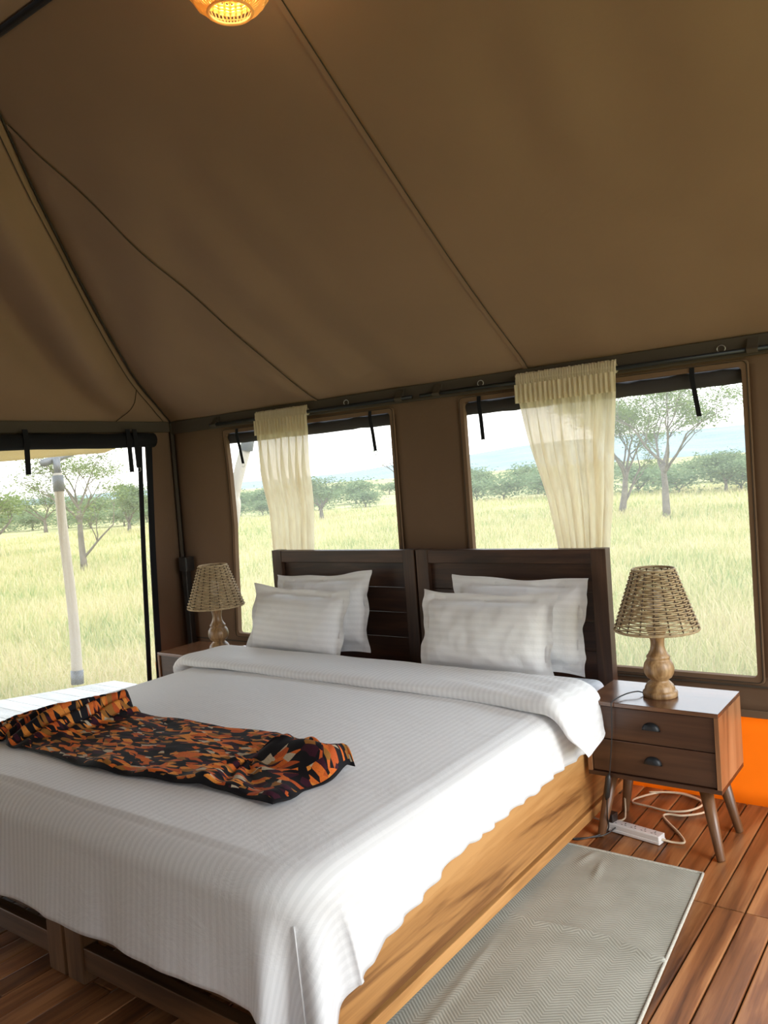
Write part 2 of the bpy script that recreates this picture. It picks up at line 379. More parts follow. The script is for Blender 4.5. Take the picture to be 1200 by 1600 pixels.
def smooth01(x): x = max(0., min(1., x)); return x*x*(3-2*x)
def nz(x, y, z=0.): return mnoise.noise(Vector((x, y, z)))
def catmull(pts, n=8):
    P = [Vector(p) for p in pts]; out = []
    for i in range(len(P)-1):
        a, b, c, d = P[max(i-1, 0)], P[i], P[i+1], P[min(i+2, len(P)-1)]
        for k in range(n):
            t = k/n; out.append(.5*((2*b)+(c-a)*t+(2*a-5*b+4*c-d)*t*t+(3*b-a-3*c+d)*t**3))
    out.append(P[-1]); return out

# ------------------------------------------------------------------ room shell
XL, XR, YB, YF, ZE = -1.93, 3.6, .12, -3.76, 1.90
TR = math.tan(math.radians(31)); YR = -1.82; ZR = ZE+TR*(YB-YR)
def hole_wall(name, axis, pos, a0, a1, z0, z1, holes, mat, warp=None, step=.06, ripple=.004):
    """sheet of canvas on plane axis=pos spanning a (x or y) and z, with rectangular holes"""
    def cuts(lo, hi, marks):
        ks = sorted(set([lo, hi]+[q for q in marks if lo < q < hi])); out = []
        for p, q in zip(ks, ks[1:]):
            n = max(1, int(math.ceil((q-p)/step))); out += [p+(q-p)*i/n for i in range(n)]
        return out+[hi]
    A = cuts(a0, a1, [h[0] for h in holes]+[h[1] for h in holes]); Z = cuts(z0, z1, [h[2] for h in holes]+[h[3] for h in holes])
    vs = []; fs = []; idx = {}
    def vid(i, j):
        if (i, j) not in idx:
            a, z = A[i], Z[j]; d = ripple*nz(a*2.2, z*1.3, pos*3)*2
            aa = a+(warp(a, z) if warp else 0)
            idx[(i, j)] = len(vs); vs.append((aa, pos+d, z) if axis == 'y' else (pos+d, aa, z))
        return idx[(i, j)]
    for i in range(len(A)-1):
        for j in range(len(Z)-1):
            ca, cz = (A[i]+A[i+1])/2, (Z[j]+Z[j+1])/2
            if any(h[0] < ca < h[1] and h[2] < cz < h[3] for h in holes): continue
            fs.append((vid(i, j), vid(i+1, j), vid(i+1, j+1), vid(i, j+1)))
    o = mesh(name, vs, fs, mat, smooth=True); solidify(o, .006, 0); tag(o, kind='structure'); return o
W1 = (-1.458, -.165, .546, 1.80); W2 = (.272, 1.570, .533, 1.803); W3 = (1.95, 3.25, .533, 1.803)
def w1edge(z):  # the slack left edge of the first window
    pts = [(.546, -1.458), (.81, -1.438), (1.02, -1.428), (1.233, -1.411), (1.45, -1.414), (1.586, -1.416), (1.764, -1.428), (1.9, -1.44)]
    if z <= pts[0][0]: return 0
    for (z0, x0), (z1, x1) in zip(pts, pts[1:]):
        if z <= z1: return x0+(x1-x0)*(z-z0)/(z1-z0)+1.458
    return .02
def warp_back(x, z): return w1edge(z)*max(0, 1-abs(x+1.458)/.25)
wall_back = hole_wall('wall_back', 'y', YB, XL, XR, .38, ZE+.03, [W1, W2, W3], M['canvas'], warp_back)
DOOR = (-3.2, -.10, .0, 1.80)
def warp_left(y, z): return -.075*(1.8-min(1.8, z))/1.8*max(0, 1-(y-DOOR[1])/.2) if y > DOOR[1]-.01 else 0
wall_left = hole_wall('wall_left', 'x', XL, YF, YB, .38, ZE+.03, [DOOR], M['canvas'], warp_left)
wall_front = hole_wall('wall_front', 'y', YF, XL, XR, 0, ZE+.03, [(2.02, 2.58, 0, 1.86)], M['canvas'])  # unseen front opening, added and sized for the light it lets in
wall_right = hole_wall('wall_right', 'x', XR, YF, YB, 0, ZE+.03, [(-2.60, .0, .0, 1.86)], M['canvas'])
# lower mud wall of orange canvas, and the band that joins it to the upper canvas
def orange_back(u, v): x = XL+(XR-XL)*u; z = -.02+.41*v; return (x, YB+.012+.006*nz(x*3, z*2), z)
v_, f_, uv_ = grid(orange_back, 60, 5); o = mesh('mud_flap', v_, f_, M['orange'], wall_back, True); solidify(o, .004, 0)
def orange_left(u, v): y = DOOR[1]-.06+(YB-DOOR[1]+.06)*u; z = -.02+.41*v; return (XL-.012, y, z)
v_, f_, uv_ = grid(orange_left, 6, 4); o = mesh('mud_flap', v_, f_, M['orange'], wall_left, True); solidify(o, .004, 0)
bbox('hem_band', (XL+.01, YB-.012, .372), (XR, YB-.002, .402), M['hem'], wall_back, .003)
bbox('hem_band', (XL+.002, DOOR[1]-.04, .372), (XL+.012, YB-.012, .402), M['hem'], wall_left, .003)
bbox('sill_seam', (XL+.01, YB-.010, .497), (XR, YB-.004, .505), M['canvas_dark'], wall_back, .002)
# eave valance
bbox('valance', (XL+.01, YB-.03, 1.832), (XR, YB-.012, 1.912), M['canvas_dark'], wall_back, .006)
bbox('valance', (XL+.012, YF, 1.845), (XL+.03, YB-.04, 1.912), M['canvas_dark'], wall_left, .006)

# roof --------------------------------------------------------------
HIP = [(-1.935, .125), (-1.855, -.02), (-1.744, -.268), (-1.49, -.62), (-1.231, -.948), (-.895, -1.356), (-.643, -1.626), (-.47, -1.82)]
def hip(v):
    y = YB+(YR-YB)*v
    for (x0, y0), (x1, y1) in zip(HIP, HIP[1:]):
        if y >= y1-1e-9:
            t = (y-y0)/(y1-y0) if y1 != y0 else 0; return x0+(x1-x0)*t, y
    return HIP[-1][0], YR
_hp = [hip(i/40) for i in range(41)]
_hx = np.convolve(np.pad([p[0] for p in _hp], 4, mode='edge'), np.ones(5)/5, 'same')[4:-4]; _hx[0] = _hp[0][0]; _hx[-1] = _hp[-1][0]
def hipx(v): return float(np.interp(v, np.linspace(0, 1, 41), _hx))
def sag(v): return .028*math.sin(PI*v)
def back_slope(u, v):
    x0 = hipx(v); x = x0+(4.2-x0)*(u**1.4); y = YB+(YR-YB)*v; z = ZE+(ZR-ZE)*v
    edge = min(1, (x-x0)/.12)
    d = sag(v)*edge
    # slack folds running from the hip corner into the slope
    w = math.exp(-((x-x0)/.75)**2)*edge
    d += w*.018*math.sin(9*(x-x0)-5*v+1.2*nz(x*2, y*2))*math.sin(PI*min(1, v*1.15))
    d += .034*edge*math.sin(15*x+2.2*nz(x*1.3, v*1.1, 4))*max(0, nz(x*.9, v*1.4, 8)+.25)*smooth01(v/.12)*smooth01((.85-v)/.4)
    d += .014*edge*nz(x*1.1+3, y*1.1)*math.sin(PI*v)
    d += .012*edge*math.exp(-v/.16)*math.sin(x*7.3+nz(x*3, 0)*2)*smooth01(v/.05)
    return (x, y-d*.515, z-d*.857)
v_, f_, uv_ = grid(back_slope, 110, 60)
ceiling = mesh('ceiling', v_, f_, M['canvas_roof'], smooth=True); tag(ceiling, kind='structure'); solidify(ceiling, .006, -1)
def front_slope(u, v):
    p = back_slope(u, v); return (p[0], 2*YR-p[1], p[2])
v_, f_, uv_ = grid(front_slope, 60, 24); mesh('front_slope', v_, [f[::-1] for f in f_], M['canvas_roof'], ceiling, True)
def left_slope(u, v):
    x = hipx(v); yb = YB+(YR-YB)*v; yf = 2*YR-yb; y = yb+(yf-yb)*u; z = ZE+(ZR-ZE)*v
    e = min(1, u/.04, (1-u)/.04) if 0 < u < 1 else 0; dd = (yb-y)
    d = 2.1*e*(.05*math.sin(PI*v)*math.exp(-((dd-.28)/.16)**2)-.03*math.sin(PI*v)*math.exp(-((dd-.52)/.13)**2)+.025*math.sin(PI*v)*math.sin(dd*8.0+1.5*v)*math.exp(-dd/1.5)+.015*nz(y*1.7, z*1.7)*math.sin(PI*v))
    return (x+d*.75, y, z-d*.66)
v_, f_, uv_ = grid(left_slope, 110, 44); mesh('left_slope', v_, f_, M['canvas_roof'], ceiling, True)
def bs_at(x, v, off=0.):
    x0 = hipx(v); u = max(0, (x-x0)/(4.2-x0))**(1/1.4); p = back_slope(u, v); return Vector((p[0], p[1]-off*.515, p[2]-off*.857))
for xs0, xs1 in ((.635, .74), (-.648, -.66), (2.0, 2.05)):
    vv = [i/60 for i in range(61) if hipx(i/60)+.02 < xs0]
    P = [bs_at(xs0+(xs1-xs0)*v, v, .004) for v in vv]; b = MB(); b.strip(P, (1, 0, 0), .022, .003); sm = b.obj('seam', M['canvas_roof'], ceiling)
    b = MB(); b.tube([p+Vector((.011, 0, -.001)) for p in P], .0019, 5); b.obj('stitch_line', M['thread'], sm)
P = [bs_at(hipx(i/60)+.012, i/60, .008) for i in range(61)]
b = MB(); b.tube(P, [.0035+.003*math.sin(PI*i/60) for i in range(61)], 6); b.obj('hip_zip', M['thread'], ceiling)
P2 = [Vector(left_slope(min(.9, .055/max(.1, 2*(YB+(YR-YB)*v-YR))), v))+Vector((.006, 0, -.004)) for v in [i/60 for i in range(58)]]
b = MB(); b.tube(P2, .002, 5); b.obj('stitch_line', M['thread'], ceiling)
# triangular corner patch seam near the eave
P3 = [Vector(left_slope(u, v))+Vector((.006, 0, -.005)) for u, v in [(.017+.09*t, .17-.155*t) for t in [i/10 for i in range(11)]]]
b = MB(); b.tube(P3, .002, 5); b.obj('stitch_line', M['thread'], ceiling)
b = MB(); b.tube([(-.62, YR, ZR-.02), (3.9, YR, ZR-.02)], .0135, 12)
rpole = b.obj('ridge_pole', M['metal_dark'], smooth=True); tag(rpole, 'dark steel ridge pole running along the top of the tent roof', 'pole')

# floor: base plus planks ------------------------------------------------
b = MB(); b.box((XL-.05, YF-.05, -.12), (XR+.05, YB+.05, -.03)); floor = b.obj('floor', M['floorbase']); tag(floor, kind='structure')
pw = .088; x = XL-.01; ci = 0; plank_me = {}
ends_fixed = {}
while x < XR:
    w = pw*(1+.06*math.sin(ci*12.9)); ys = [YB+.03]
    j = -.722 if 1.0 < x < 2.2 else -.3-1.3*((ci*.618) % 1)
    y = j
    while y > YF: ys.append(y); y -= 1.45
    ys.append(YF-.03)
    for y1, y0 in zip(ys, ys[1:]):
        lo = (x+.002, y0+.002, -.03); hi = (x+w-.003, y1-.002, -.0015-.0015*R.random())
        bbox('plank', lo, hi, M['floorwood'], floor, .004, 2)
    x += w; ci += 1

# windows --------------------------------------------------------------
def rring(x0, x1, z0, z1, r, n=5, warp=None):
    P = []
    for cx, cz, a0 in ((x1-r, z0+r, -PI/2), (x1-r, z1-r, 0), (x0+r, z1-r, PI/2), (x0+r, z0+r, PI)):
        for k in range(n+1):
            a = a0+PI/2*k/n; P.append((cx+r*math.cos(a), cz+r*math.sin(a)))
    out = []
    for p, q in zip(P, P[1:]+P[:1]):
        m_ = max(1, int(math.hypot(q[0]-p[0], q[1]-p[1])/.06))
        for k in range(m_): out.append((p[0]+(q[0]-p[0])*k/m_, p[1]+(q[1]-p[1])*k/m_))
    if warp: out = [(a+warp(a, c), c) for a, c in out]
    return out
def window(idx, W, warp=None, straps=()):
    x0, x1, z0, z1 = W
    inn = rring(x0+.006, x1-.006, z0+.006, z1-.006, .02, warp=warp); n = len(inn)
    def off(d, y):
        cx, cz = (x0+x1)/2, (z0+z1)/2; hw, hh = (x1-x0)/2, (z1-z0)/2
        return [(cx+(a-cx)*(1+d/hw), y, cz+(c-cz)*(1+d/hh)) for a, c in inn]
    loops = [off(0, YB+.02), off(0, YB-.010), off(.026, YB-.012), off(.028, YB-.004)]
    vs = [p for l in loops for p in l]; fs = []
    for i in range(3):
        for k in range(n): fs.append((i*n+k, i*n+(k+1) % n, (i+1)*n+(k+1) % n, (i+1)*n+k))
    wn = mesh('window_%d' % idx, vs, fs, M['hem'], smooth=False); tag(wn, kind='structure')
    b = MB(); P = [(p[0], YB-.013, p[2]) for p in off(.021, 0)]; b.tube(P, .0016, 4, closed=True); b.obj('stitch_line', M['thread'], wn)
    v, f, uv = grid(lambda a, c: (x0-.16+(x1-x0+.20)*a, YB+.085+.003*nz(a*6, c*6), z0-.10+(z1-z0+.12)*c), 12, 10)
    mesh('mesh_screen', v, f, M['screen'], wn, True)
    # rolled-up blind tied at the head of the window
    P = [(x0-.03+(x1-x0+.06)*i/24, YB+.045+.004*nz(i*.7, 1), z1-.034+.005*nz(i*.5, 5)) for i in range(25)]
    b = MB(); b.tube(P, [.036+.004*nz(i*.9, idx) for i in range(25)], 14); b.obj('rolled_blind', M['blind'], wn, True)
    for xs, lean, zb in straps:
        P = catmull([(xs, YB-.013, z1+.012), (xs, YB-.017, z1-.03), (xs+lean*.3, YB-.012, z1-.09), (xs+lean, YB-.016, zb)], 5)
        b = MB(); b.strip(P, (1, 0, 0), .019, .004); s = b.obj('tie_strap', M['black_fabric'], wn)
        b = MB(); b.tube([(xs+lean+.012*math.cos(a), YB-.016, zb-.009+.012*math.sin(a)) for a in [2*PI*k/16 for k in range(16)]], .0013, 5, closed=True); b.obj('ring', M['chrome'], s, True)
    return wn
window(1, W1, warp_back, [(-1.315, .035, 1.60), (-.295, .02, 1.60)])
window(2, W2, None, [(.37, .01, 1.605), (1.375, .02, 1.615)])
window(3, W3, None, [(2.05, .01, 1.605)])

# doorway in the left wall: mesh screen, zips, rolled door, straps
door = bbox('door_1', (XL-.012, DOOR[0], 1.80), (XL+.014, DOOR[1]+.02, 1.826), M['black_fabric'], None, .004); tag(door, kind='structure')
v_, f_, uv_ = grid(lambda a, c: (XL-.03, DOOR[0]-.03+(DOOR[1]-DOOR[0]+.06)*a, .0+1.84*c), 12, 10); mesh('mesh_screen', v_, f_, M['screen'], door, True)
P = [(XL+.035+.004*nz(i*.4, 2), DOOR[0]-.05+(DOOR[1]-DOOR[0]+.085)*i/40, 1.795+.006*nz(i*.35, 7)) for i in range(41)]
b = MB(); b.tube(P, [.045+.004*nz(i*.6, 3) for i in range(41)], 14); b.obj('rolled_door', M['black_fabric'], door, True)
def zipstrip(ytop, ymid, ybot, w):
    P = catmull([(XL+.012, ytop, 1.80), (XL+.014, ymid, 1.1), (XL+.014, (ymid+ybot)/2, .55), (XL+.014, ybot, .01)], 8)
    b = MB(); b.strip(P, (0, 1, 0), w, .008); return b.obj('zip_edge', M['black_fabric'], door)
zipstrip(-.150, -.195, -.250, .030); zipstrip(-.080, -.125, -.170, .042)
for ys, lean, zb, tw in ((-.945, .0, 1.615, 0), (-.285, .01, 1.60, 0), (-.235, .012, 1.625, 0)):
    P = catmull([(XL+.082, ys, 1.86), (XL+.088, ys, 1.80), (XL+.084, ys+lean*.4, 1.72), (XL+.078, ys+lean, zb)], 5)
    b = MB(); b.strip(P, (0, 1, 0), .03, .004); s = b.obj('tie_strap', M['black_fabric'], door)
    b = MB(); b.tube([(XL+.078, ys+lean+.014*math.cos(a), zb-.011+.014*math.sin(a)) for a in [2*PI*k/16 for k in range(16)]], .0014, 5, closed=True); b.obj('ring', M['chrome'], s, True)

# corner upright and switch box
b = MB(); b.tube([(XL+.022, YB-.022, 0), (XL+.022, YB-.022, 1.9)], .013, 12); up = b.obj('corner_pole', M['canvas_dark'], smooth=True)
tag(up, 'slim dark upright pole in the tent corner beside the doorway', 'pole')
sb = thing('switch_box', 'small black switch box on the corner pole above its conduit', 'switch', (XL+.065, YB-.055, .94))
bbox('housing', (XL+.058, YB-.085, .945), (XL+.128, YB-.018, 1.035), M['plastic_black'], sb, .004)
bbox('switch_plate', (XL+.128, YB-.08, .95), (XL+.132, YB-.024, 1.03), M['plastic_black'], sb, .001)
bbox('conduit', (XL+.062, YB-.068, .0), (XL+.102, YB-.03, .945), M['plastic_black'], sb, .003)

# curtain rods, tabs, rings, curtains ------------------------------------
RY, RZ = .062, 1.852
def rod(x0, x1, tabs, label):
    t = thing('curtain_rod', label, 'curtain rod', (x0, RY, RZ), 'curtain rods')
    b = MB(); b.tube([(x0, RY, RZ), (x1, RY, RZ)], .0095, 12); b.obj('bar', M['metal_dark'], t, True)
    for xt in tabs:
        P = catmull([(xt, YB-.034, ZE), (xt, RY+.012, RZ+.008), (xt, RY, RZ-.0125), (xt, RY-.0125, RZ), (xt, RY, RZ+.0135), (xt, YB-.036, ZE-.004)], 5)
        b = MB(); b.strip(P, (1, 0, 0), .042, .003); b.obj('fabric_tab', M['canvas_dark'], t)
    return t
rod(-1.50, .012, (-1.46, -.07), 'black curtain rod over the window nearer the doorway, holding a narrow curtain')
rod(.062, 1.72, (.16, 1.62), 'black curtain rod over the window behind the nightstand with the corded lamp')
for x in (-.43, .40, 1.50):
    b = MB(); b.tube([(x+.016*math.cos(a), YB-.04, 1.873+.014*math.sin(a)) for a in [2*PI*k/16 for k in range(16)]], .002, 5, closed=True)
    b.obj('hook_ring', M['chrome'], wall_back, True)
def curtain(x0, x1, xb0, xb1, zb, label, seed, folds):
    t = thing('curtain', label, 'curtain', ((x0+x1)/2, RY, RZ), 'gathered curtains')
    top = RZ+.030
    def f(u, v):
        z = top+(zb-top)*v; k = smooth01((v-.04)/.6)*.35+.65*v
        x = (x0+(x1-x0)*u)*(1-k)+(xb0+(xb1-xb0)*u)*k
        ph = 2*PI*folds*u+3.2*nz(u*4, seed)+.9*nz(u*7, v*1.2+seed)
        bk = smooth01((RZ-.25-z)/.35); amp = (.010+.028*smooth01((v-.05)/.4))*(1-bk)+.013*bk
        y = RY-.012+.042*bk+amp*math.sin(ph)+.004*math.sin(2*PI*folds*3.7*u+seed)*(1-v)
        if v < .075: y = RY+math.copysign(.0125, 1)*(-1)-.004*abs(math.sin(2*PI*folds*2.5*u))
        x += .012*math.sin(2*PI*folds*u+.9)*smooth01(v*3)
        return (x, y, z)
    v, fc, uv = grid(f, 140, 50); o = mesh('drape', v, fc, M['curtain'], t, True)
    def hd(u, v):
        ang = 2*PI*v; x = x0+(x1-x0)*u+.002*nz(u*40, v*5, seed); g = .003*abs(math.sin(2*PI*folds*2.5*u+nz(u*8, seed)*2))
        r = .0145+g
        return (x, RY+r*math.cos(ang), RZ+.001+(r+.004)*math.sin(ang))
    v, fc, uv = grid(hd, 120, 12); mesh('rod_pocket', v, fc, M['curtain'], t, True)
    def hem(u, v):
        z = RZ-.015-.085*v; x = x0+(x1-x0)*u+.001*nz(u*30, v); ph = 2*PI*folds*2.5*u+2*nz(u*8, seed)
        return (x-.002, RY-.024-.006*math.sin(ph), z)
    v, fc, uv = grid(hem, 140, 6); mesh('header_hem', v, fc, M['curtain'], t, True)
    def ruf(u, v):
        z = RZ+.016+.022*v+.004*nz(u*30, seed); x = x0+(x1-x0)*u
        return (x, RY-.004+.006*math.sin(2*PI*folds*4*u+2*nz(u*9, seed)), z)
    v, fc, uv = grid(ruf, 160, 3); mesh('top_ruffle', v, fc, M['curtain'], t, True)
    return t
curtain(-1.095, -.69, -1.07, -.80, .42, 'narrow cream sheer curtain gathered on the rod, hanging behind the left headboard panel', 3, 7)
curtain(.60, 1.078, .80, .935, .42, 'wider cream sheer curtain hanging behind the right headboard panel near the corded lamp', 11, 8)

# ------------------------------------------------------------------ beds
BX, BL = 1.035, 2.055
def bed(sx, label):
    """single bed; sx=+1 the one on the nightstand-with-cord side"""
    xa, xb = (.008, BX) if sx > 0 else (-BX, -.008)
    t = thing('bed_frame', label, 'bed', ((xa+xb)/2, -BL/2, 0), 'twin bed frames')
    hx0, hx1 = (.006, 1.0) if sx > 0 else (-1.0, -.006)
    st = .07
    for a in (hx0, hx1-st): bbox('headboard_stile', (a, 0, 0), (a+st, .055, 1.082), M['headz'], t, .003)
    bbox('headboard_rail', (hx0+st, .003, 1.014), (hx1-st, .052, 1.080), M['headx'], t, .003)
    z = .36; n = 5; h = (1.014-.36)/n
    for k in range(n): bbox('headboard_board', (hx0+st, .026, z+h*k+.001), (hx1-st, .046, z+h*(k+1)-.001), M['headx'], t, .0025)
    # foot posts, cross rails, side rails
    for a in (xa, xb-.085): bbox('foot_post', (a, -BL, 0), (a+.085, -BL+.06, .36), M['bedwood_z'] if abs(a+.042) > .5 else M['bedwood_shade_z'], t, .003)
    bbox('foot_rail', (xa+.085, -BL+.012, .155), (xb-.085, -BL+.04, .40), M['bedwood_shade_x'], t, .003)
    bbox('lower_foot_rail', (xa+.085, -BL+.005, .045), (xb-.085, -BL+.045, .115), M['bedwood_shade_x'], t, .003)
    for sd, a0, a1 in ((1, xb-.03, xb-.004), (-1, xa+.004, xa+.03)):
        bbox('side_rail', (a0, -BL+.06, .10), (a1, -.0, .40), M['bedwood'], t, .003)
        c0, c1 = (a0-.005, a1+.004) if sd > 0 else (a0-.004, a1+.005)
        bbox('lower_side_rail', (c0, -BL+.06, .048), (c1, -.0, .086), M['bedwood'], t, .003)
    b = MB()
    for k in range(9): b.box((xa+.035, -BL+.12+k*.215, .24), (xb-.035, -BL+.20+k*.215, .262))
    b.obj('slat_base', M['bedwood_shade_x'], t)
    return t
bed(1, 'wooden twin bed frame with panelled headboard, beside the nightstand with drawers in view')
bed(-1, 'wooden twin bed frame with panelled headboard, joined on the doorway side')
def mattress(x0, x1, label):
    bm = bmesh.new(); bmesh.ops.create_cube(bm, size=1)
    for v in bm.verts: v.co = Vector((v.co.x*(x1-x0), v.co.y*1.94, v.co.z*.255))
    bmesh.ops.bevel(bm, geom=bm.edges[:], offset=.04, segments=4, affect='EDGES', profile=.5)
    me = bpy.data.meshes.new('mattress'); bm.to_mesh(me); bm.free()
    ul = me.uv_layers.new(name='UVMap')
    for lp in me.loops: co = me.vertices[lp.vertex_index].co; ul.data[lp.index].uv = (co.x, co.y)
    for v in me.vertices: v.co += Vector(((x0+x1)/2, -1.005, .394))
    o = link('mattress', me, M['mattress'], None, smooth=True); tag(o, label, 'mattress', 'twin mattresses'); return o
mattress(.012, .985, 'mattress under the duvet with its white sheeted corner bare beside the nightstand')
mattress(-.985, -.012, 'white sheeted mattress under the duvet on the doorway side')

# duvet --------------------------------------------------------------
HX, YT, YE = 1.07, -.30, -2.10   # half width where it turns down, head end, foot edge
ZT = .552
def drape(s, t, base=ZT, r=.085, wob=1.0):
    """cloth point: s across, t towards the foot (both metres from bed centre line / head end)"""
    rc = .10
    xi, yi = HX-r, YE+r            # inset rectangle edge
    y = YT-t
    cx = max(-(xi-rc), min(xi-rc, s)); cy = max(yi+rc, y)
    dx, dy = s-cx, y-cy; dist = math.hypot(dx, dy)
    d = dist-rc if (dx != 0 and dy != 0) else max(abs(s)-xi, yi-y)
    if dist < 1e-9: ux, uy = 0, 0
    else: ux, uy = dx/dist, dy/dist
    corner = min(abs(ux), abs(uy))*1.41 if (dx and dy) else 0
    puff = .022*math.exp(-((abs(s))/.9)**4)*math.exp(-((t-.8)/.95)**4)
    if d <= 0:
        px, py, pz = s, y, base+puff
        nx_, ny_, hang = 0, 0, 0
    else:
        ang = min(d/r, PI/2); hor = r*math.sin(ang); ver = r*(1-math.cos(ang)); extra = max(0, d-r*PI/2)
        flare = .10*extra
        # base point on the inset rounded rectangle
        if dx and dy: bx, by = cx+ux*rc, cy+uy*rc
        elif abs(s)-xi > yi-y: bx, by, ux, uy = math.copysign(xi, s), y, math.copysign(1, s), 0
        else: bx, by, ux, uy = s, yi, 0, -1
        hang = extra
        # hanging folds
        arc = (by*8.0 if abs(ux) > abs(uy) else bx*6.0)
        fold = .010*hang/.3*math.sin(arc*2.3+2*nz(arc, 1))+.055*corner*min(1, hang/.25)*math.sin(math.atan2(uy, ux)*9+1.2)
        hor2 = hor+flare+fold*wob
        px, py, pz = bx+ux*hor2, by+uy*hor2, base-ver-extra*.985
    pz += .004*nz(s*2.3, t*2.3, 2)+.0015*nz(s*9, t*9, 5)
    return px, py, pz, d
TF = (YT-YE)+.284
SW = HX+.150
def duv(u, v):
    s = -SW-.0+(2*SW)*u; t = TF*v
    # the hem is not straight: shorter along the side, dipping at the foot corner
    if s > HX-.05: s = HX-.05+(s-HX+.05)*(1+.55*smooth01((t-1.1)/.7))
    x, y, z, d = drape(s, t)
    if d > .12 and abs(s) > abs(YT-t)*.0+HX*.9 and t < 1.7:   # small gathers along the side hem
        g = smooth01((d-.12)/.12); y += .006*g*math.sin(t*75+3*nz(t*4, 2)); x += .006*g*math.sin(t*61+3*nz(t*5, 9))
    return (x, y, z, s, t)
v_, f_, uv_ = grid(duv, 190, 190)
duvet = mesh('duvet', v_, [f[::-1] for f in f_], M['sheet'], None, True, uv_); solidify(duvet, .014, -1)
tag(duvet, 'large white striped duvet spread over both beds, hanging at foot and side', 'duvet')
P = []
for i in range(16):
    d_ = .16+.30*i/15; an_ = math.radians(50-4*i/15); px_, py_ = (HX-.085-.10)+(.10+d_)*math.cos(an_), (YE+.085+.10)-(.10+d_)*math.sin(an_)
    q_ = drape(px_, YT-py_); P.append((q_[0]+.003*math.cos(an_), q_[1]-.004, q_[2]))
b = MB(); b.tube(P, .0022, 6); b.obj('piping', M['sheet'], duvet, True)
# turned-down band: a flattened roll across the bed that spills over the side
def bandpath(s):
    """centre line height/offset across the bed; s metres across"""
    r = .10; xi = HX-.06
    a = abs(s)-xi
    if a <= 0: return s, 0., 0.
    ang = min(a/r, 1.12); x = xi+r*math.sin(ang); z = -r*(1-math.cos(ang)); e = max(0, a-r*1.12)
    x += e*math.cos(1.12); z -= e*math.sin(1.12); return math.copysign(x, s), z, a
def band(u, v):
    s0, s1 = -HX-.10, HX+.175
    s = s0+(s1-s0)*u; x, zo, a = bandpath(s)
    tap = smooth01(min(u/.03, (1-u)/.05)+.10)
    sk = .02*(u-.5)+.04*smooth01((u-.75)/.25)
    wid = (.175+.012*nz(u*6, 4))*(.75+.25*tap); th = (.024+.006*nz(u*7, 1)+.014*smooth01((u-.6)/.4)*math.sin(PI*min(1, (u-.6)/.38) if u > .6 else 0))*max(.25, tap)
    ang = 2*PI*v; c, s_ = math.cos(ang), math.sin(ang)
    yy = -.53-sk+wid*math.copysign(abs(c)**.75, c)
    front = max(0, -c)
    zz = ZT+.040+zo+th*math.copysign(abs(s_)**.7, s_)*(1+.5*front)
    wrk = smooth01((u-.62)/.3)
    zz += .006*wrk*math.sin(yy*70+s*25)*max(0, s_)+.003*nz(s*6, yy*12, 7)+.004*nz(s*3, yy*3, 3)
    x += .012*wrk*nz(yy*9, s*4)+.03*smooth01((u-.93)/.07)*(c*-.7)
    return (x, yy, zz, s, yy)
v_, f_, uv_ = grid(band, 190, 44); mesh('turned_down_fold', v_, f_, M['sheet'], duvet, True, uv_)

# pillows --------------------------------------------------------------
def pillow(loc, w, h, th, yaw, lean, roll, seed, label, skew=0.):
    rot = Matrix.Rotation(yaw, 3, 'Z') @ Matrix.Rotation(lean, 3, 'X') @ Matrix.Rotation(roll, 3, 'Y')
    N, Mv = 54, 40; fl = .045
    def surf(u, v, side):
        a, b_ = 2*u-1, 2*v-1
        W2_, H2 = w/2, h/2; x, z = a*W2_, b_*H2
        ix = (W2_-fl)/W2_; iz = (H2-fl)/H2
        ca, cb = min(1, abs(a)/ix), min(1, abs(b_)/iz)
        th_ = th/2*max(0, 1-ca**3.0)**.55*max(0, 1-cb**3.0)**.55
        wr = .011*nz(a*2.6+seed, b_*2.4, side)+.006*nz(a*7+seed, b_*4, side+4)+.0035*nz(a*15+seed, b_*5, side+9)
        fade = smooth01(min((1-abs(a))/.10, (1-abs(b_))/.14))
        y = side*(th_+.002)+wr*fade
        # flange: pinched edges, ears at the corners
        pin = .018*(1-b_*b_)**1.0*abs(a)**6; x -= math.copysign(pin, a)
        pz = .018*(1-a*a)*abs(b_)**6; z -= math.copysign(pz, b_)*(1 if b_ > 0 else .3)
        edge = 1-fade
        y += edge*(.007*math.sin(a*7+seed*1.7)*abs(b_)**4+.007*math.sin(b_*7+seed)*abs(a)**4)
        x += edge*.0045*math.sin(b_*6+seed+nz(b_*3, seed)*3)*abs(a)**6; z += edge*.004*math.sin(a*6+seed*2)*abs(b_)**6
        x += skew*z
        return (x, y, z)
    vs = []; uv = []; fs = []
    for side in (-1, 1):
        b0 = len(vs)
        for j in range(Mv+1):
            for i in range(N+1):
                p = rot @ Vector(surf(i/N, j/Mv, side)); vs.append(p+Vector(loc)); uv.append((w*i/N, h*j/Mv))
        for j in range(Mv):
            for i in range(N):
                q = b0+j*(N+1)+i; f = (q, q+1, q+N+2, q+N+1); fs.append(f if side < 0 else f[::-1])
    o = mesh('pillow', vs, fs, M['pillow'], None, True, uv); tag(o, label, 'pillow', 'white bed pillows'); return o
pillow((.528, -.268, .735), .68, .385, .17, 0, -.20, .0, 1.3, 'white striped pillow in front on the nightstand side, hiding most of another')
pillow((.605, -.115, .765), .68, .42, .15, .03, -.20, .02, 5.1, 'white striped pillow leaning on headboard, half hidden, beside the bare mattress corner')
pillow((-.60, -.268, .73), .68, .385, .17, .0, -.20, .03, 9.7, 'white striped pillow in front near the lamp on the doorway side', .08)
pillow((-.555, -.115, .765), .68, .42, .15, -.03, -.20, -.05, 14.2, 'white striped pillow with raised corner, leaning on headboard behind the one near the doorway')

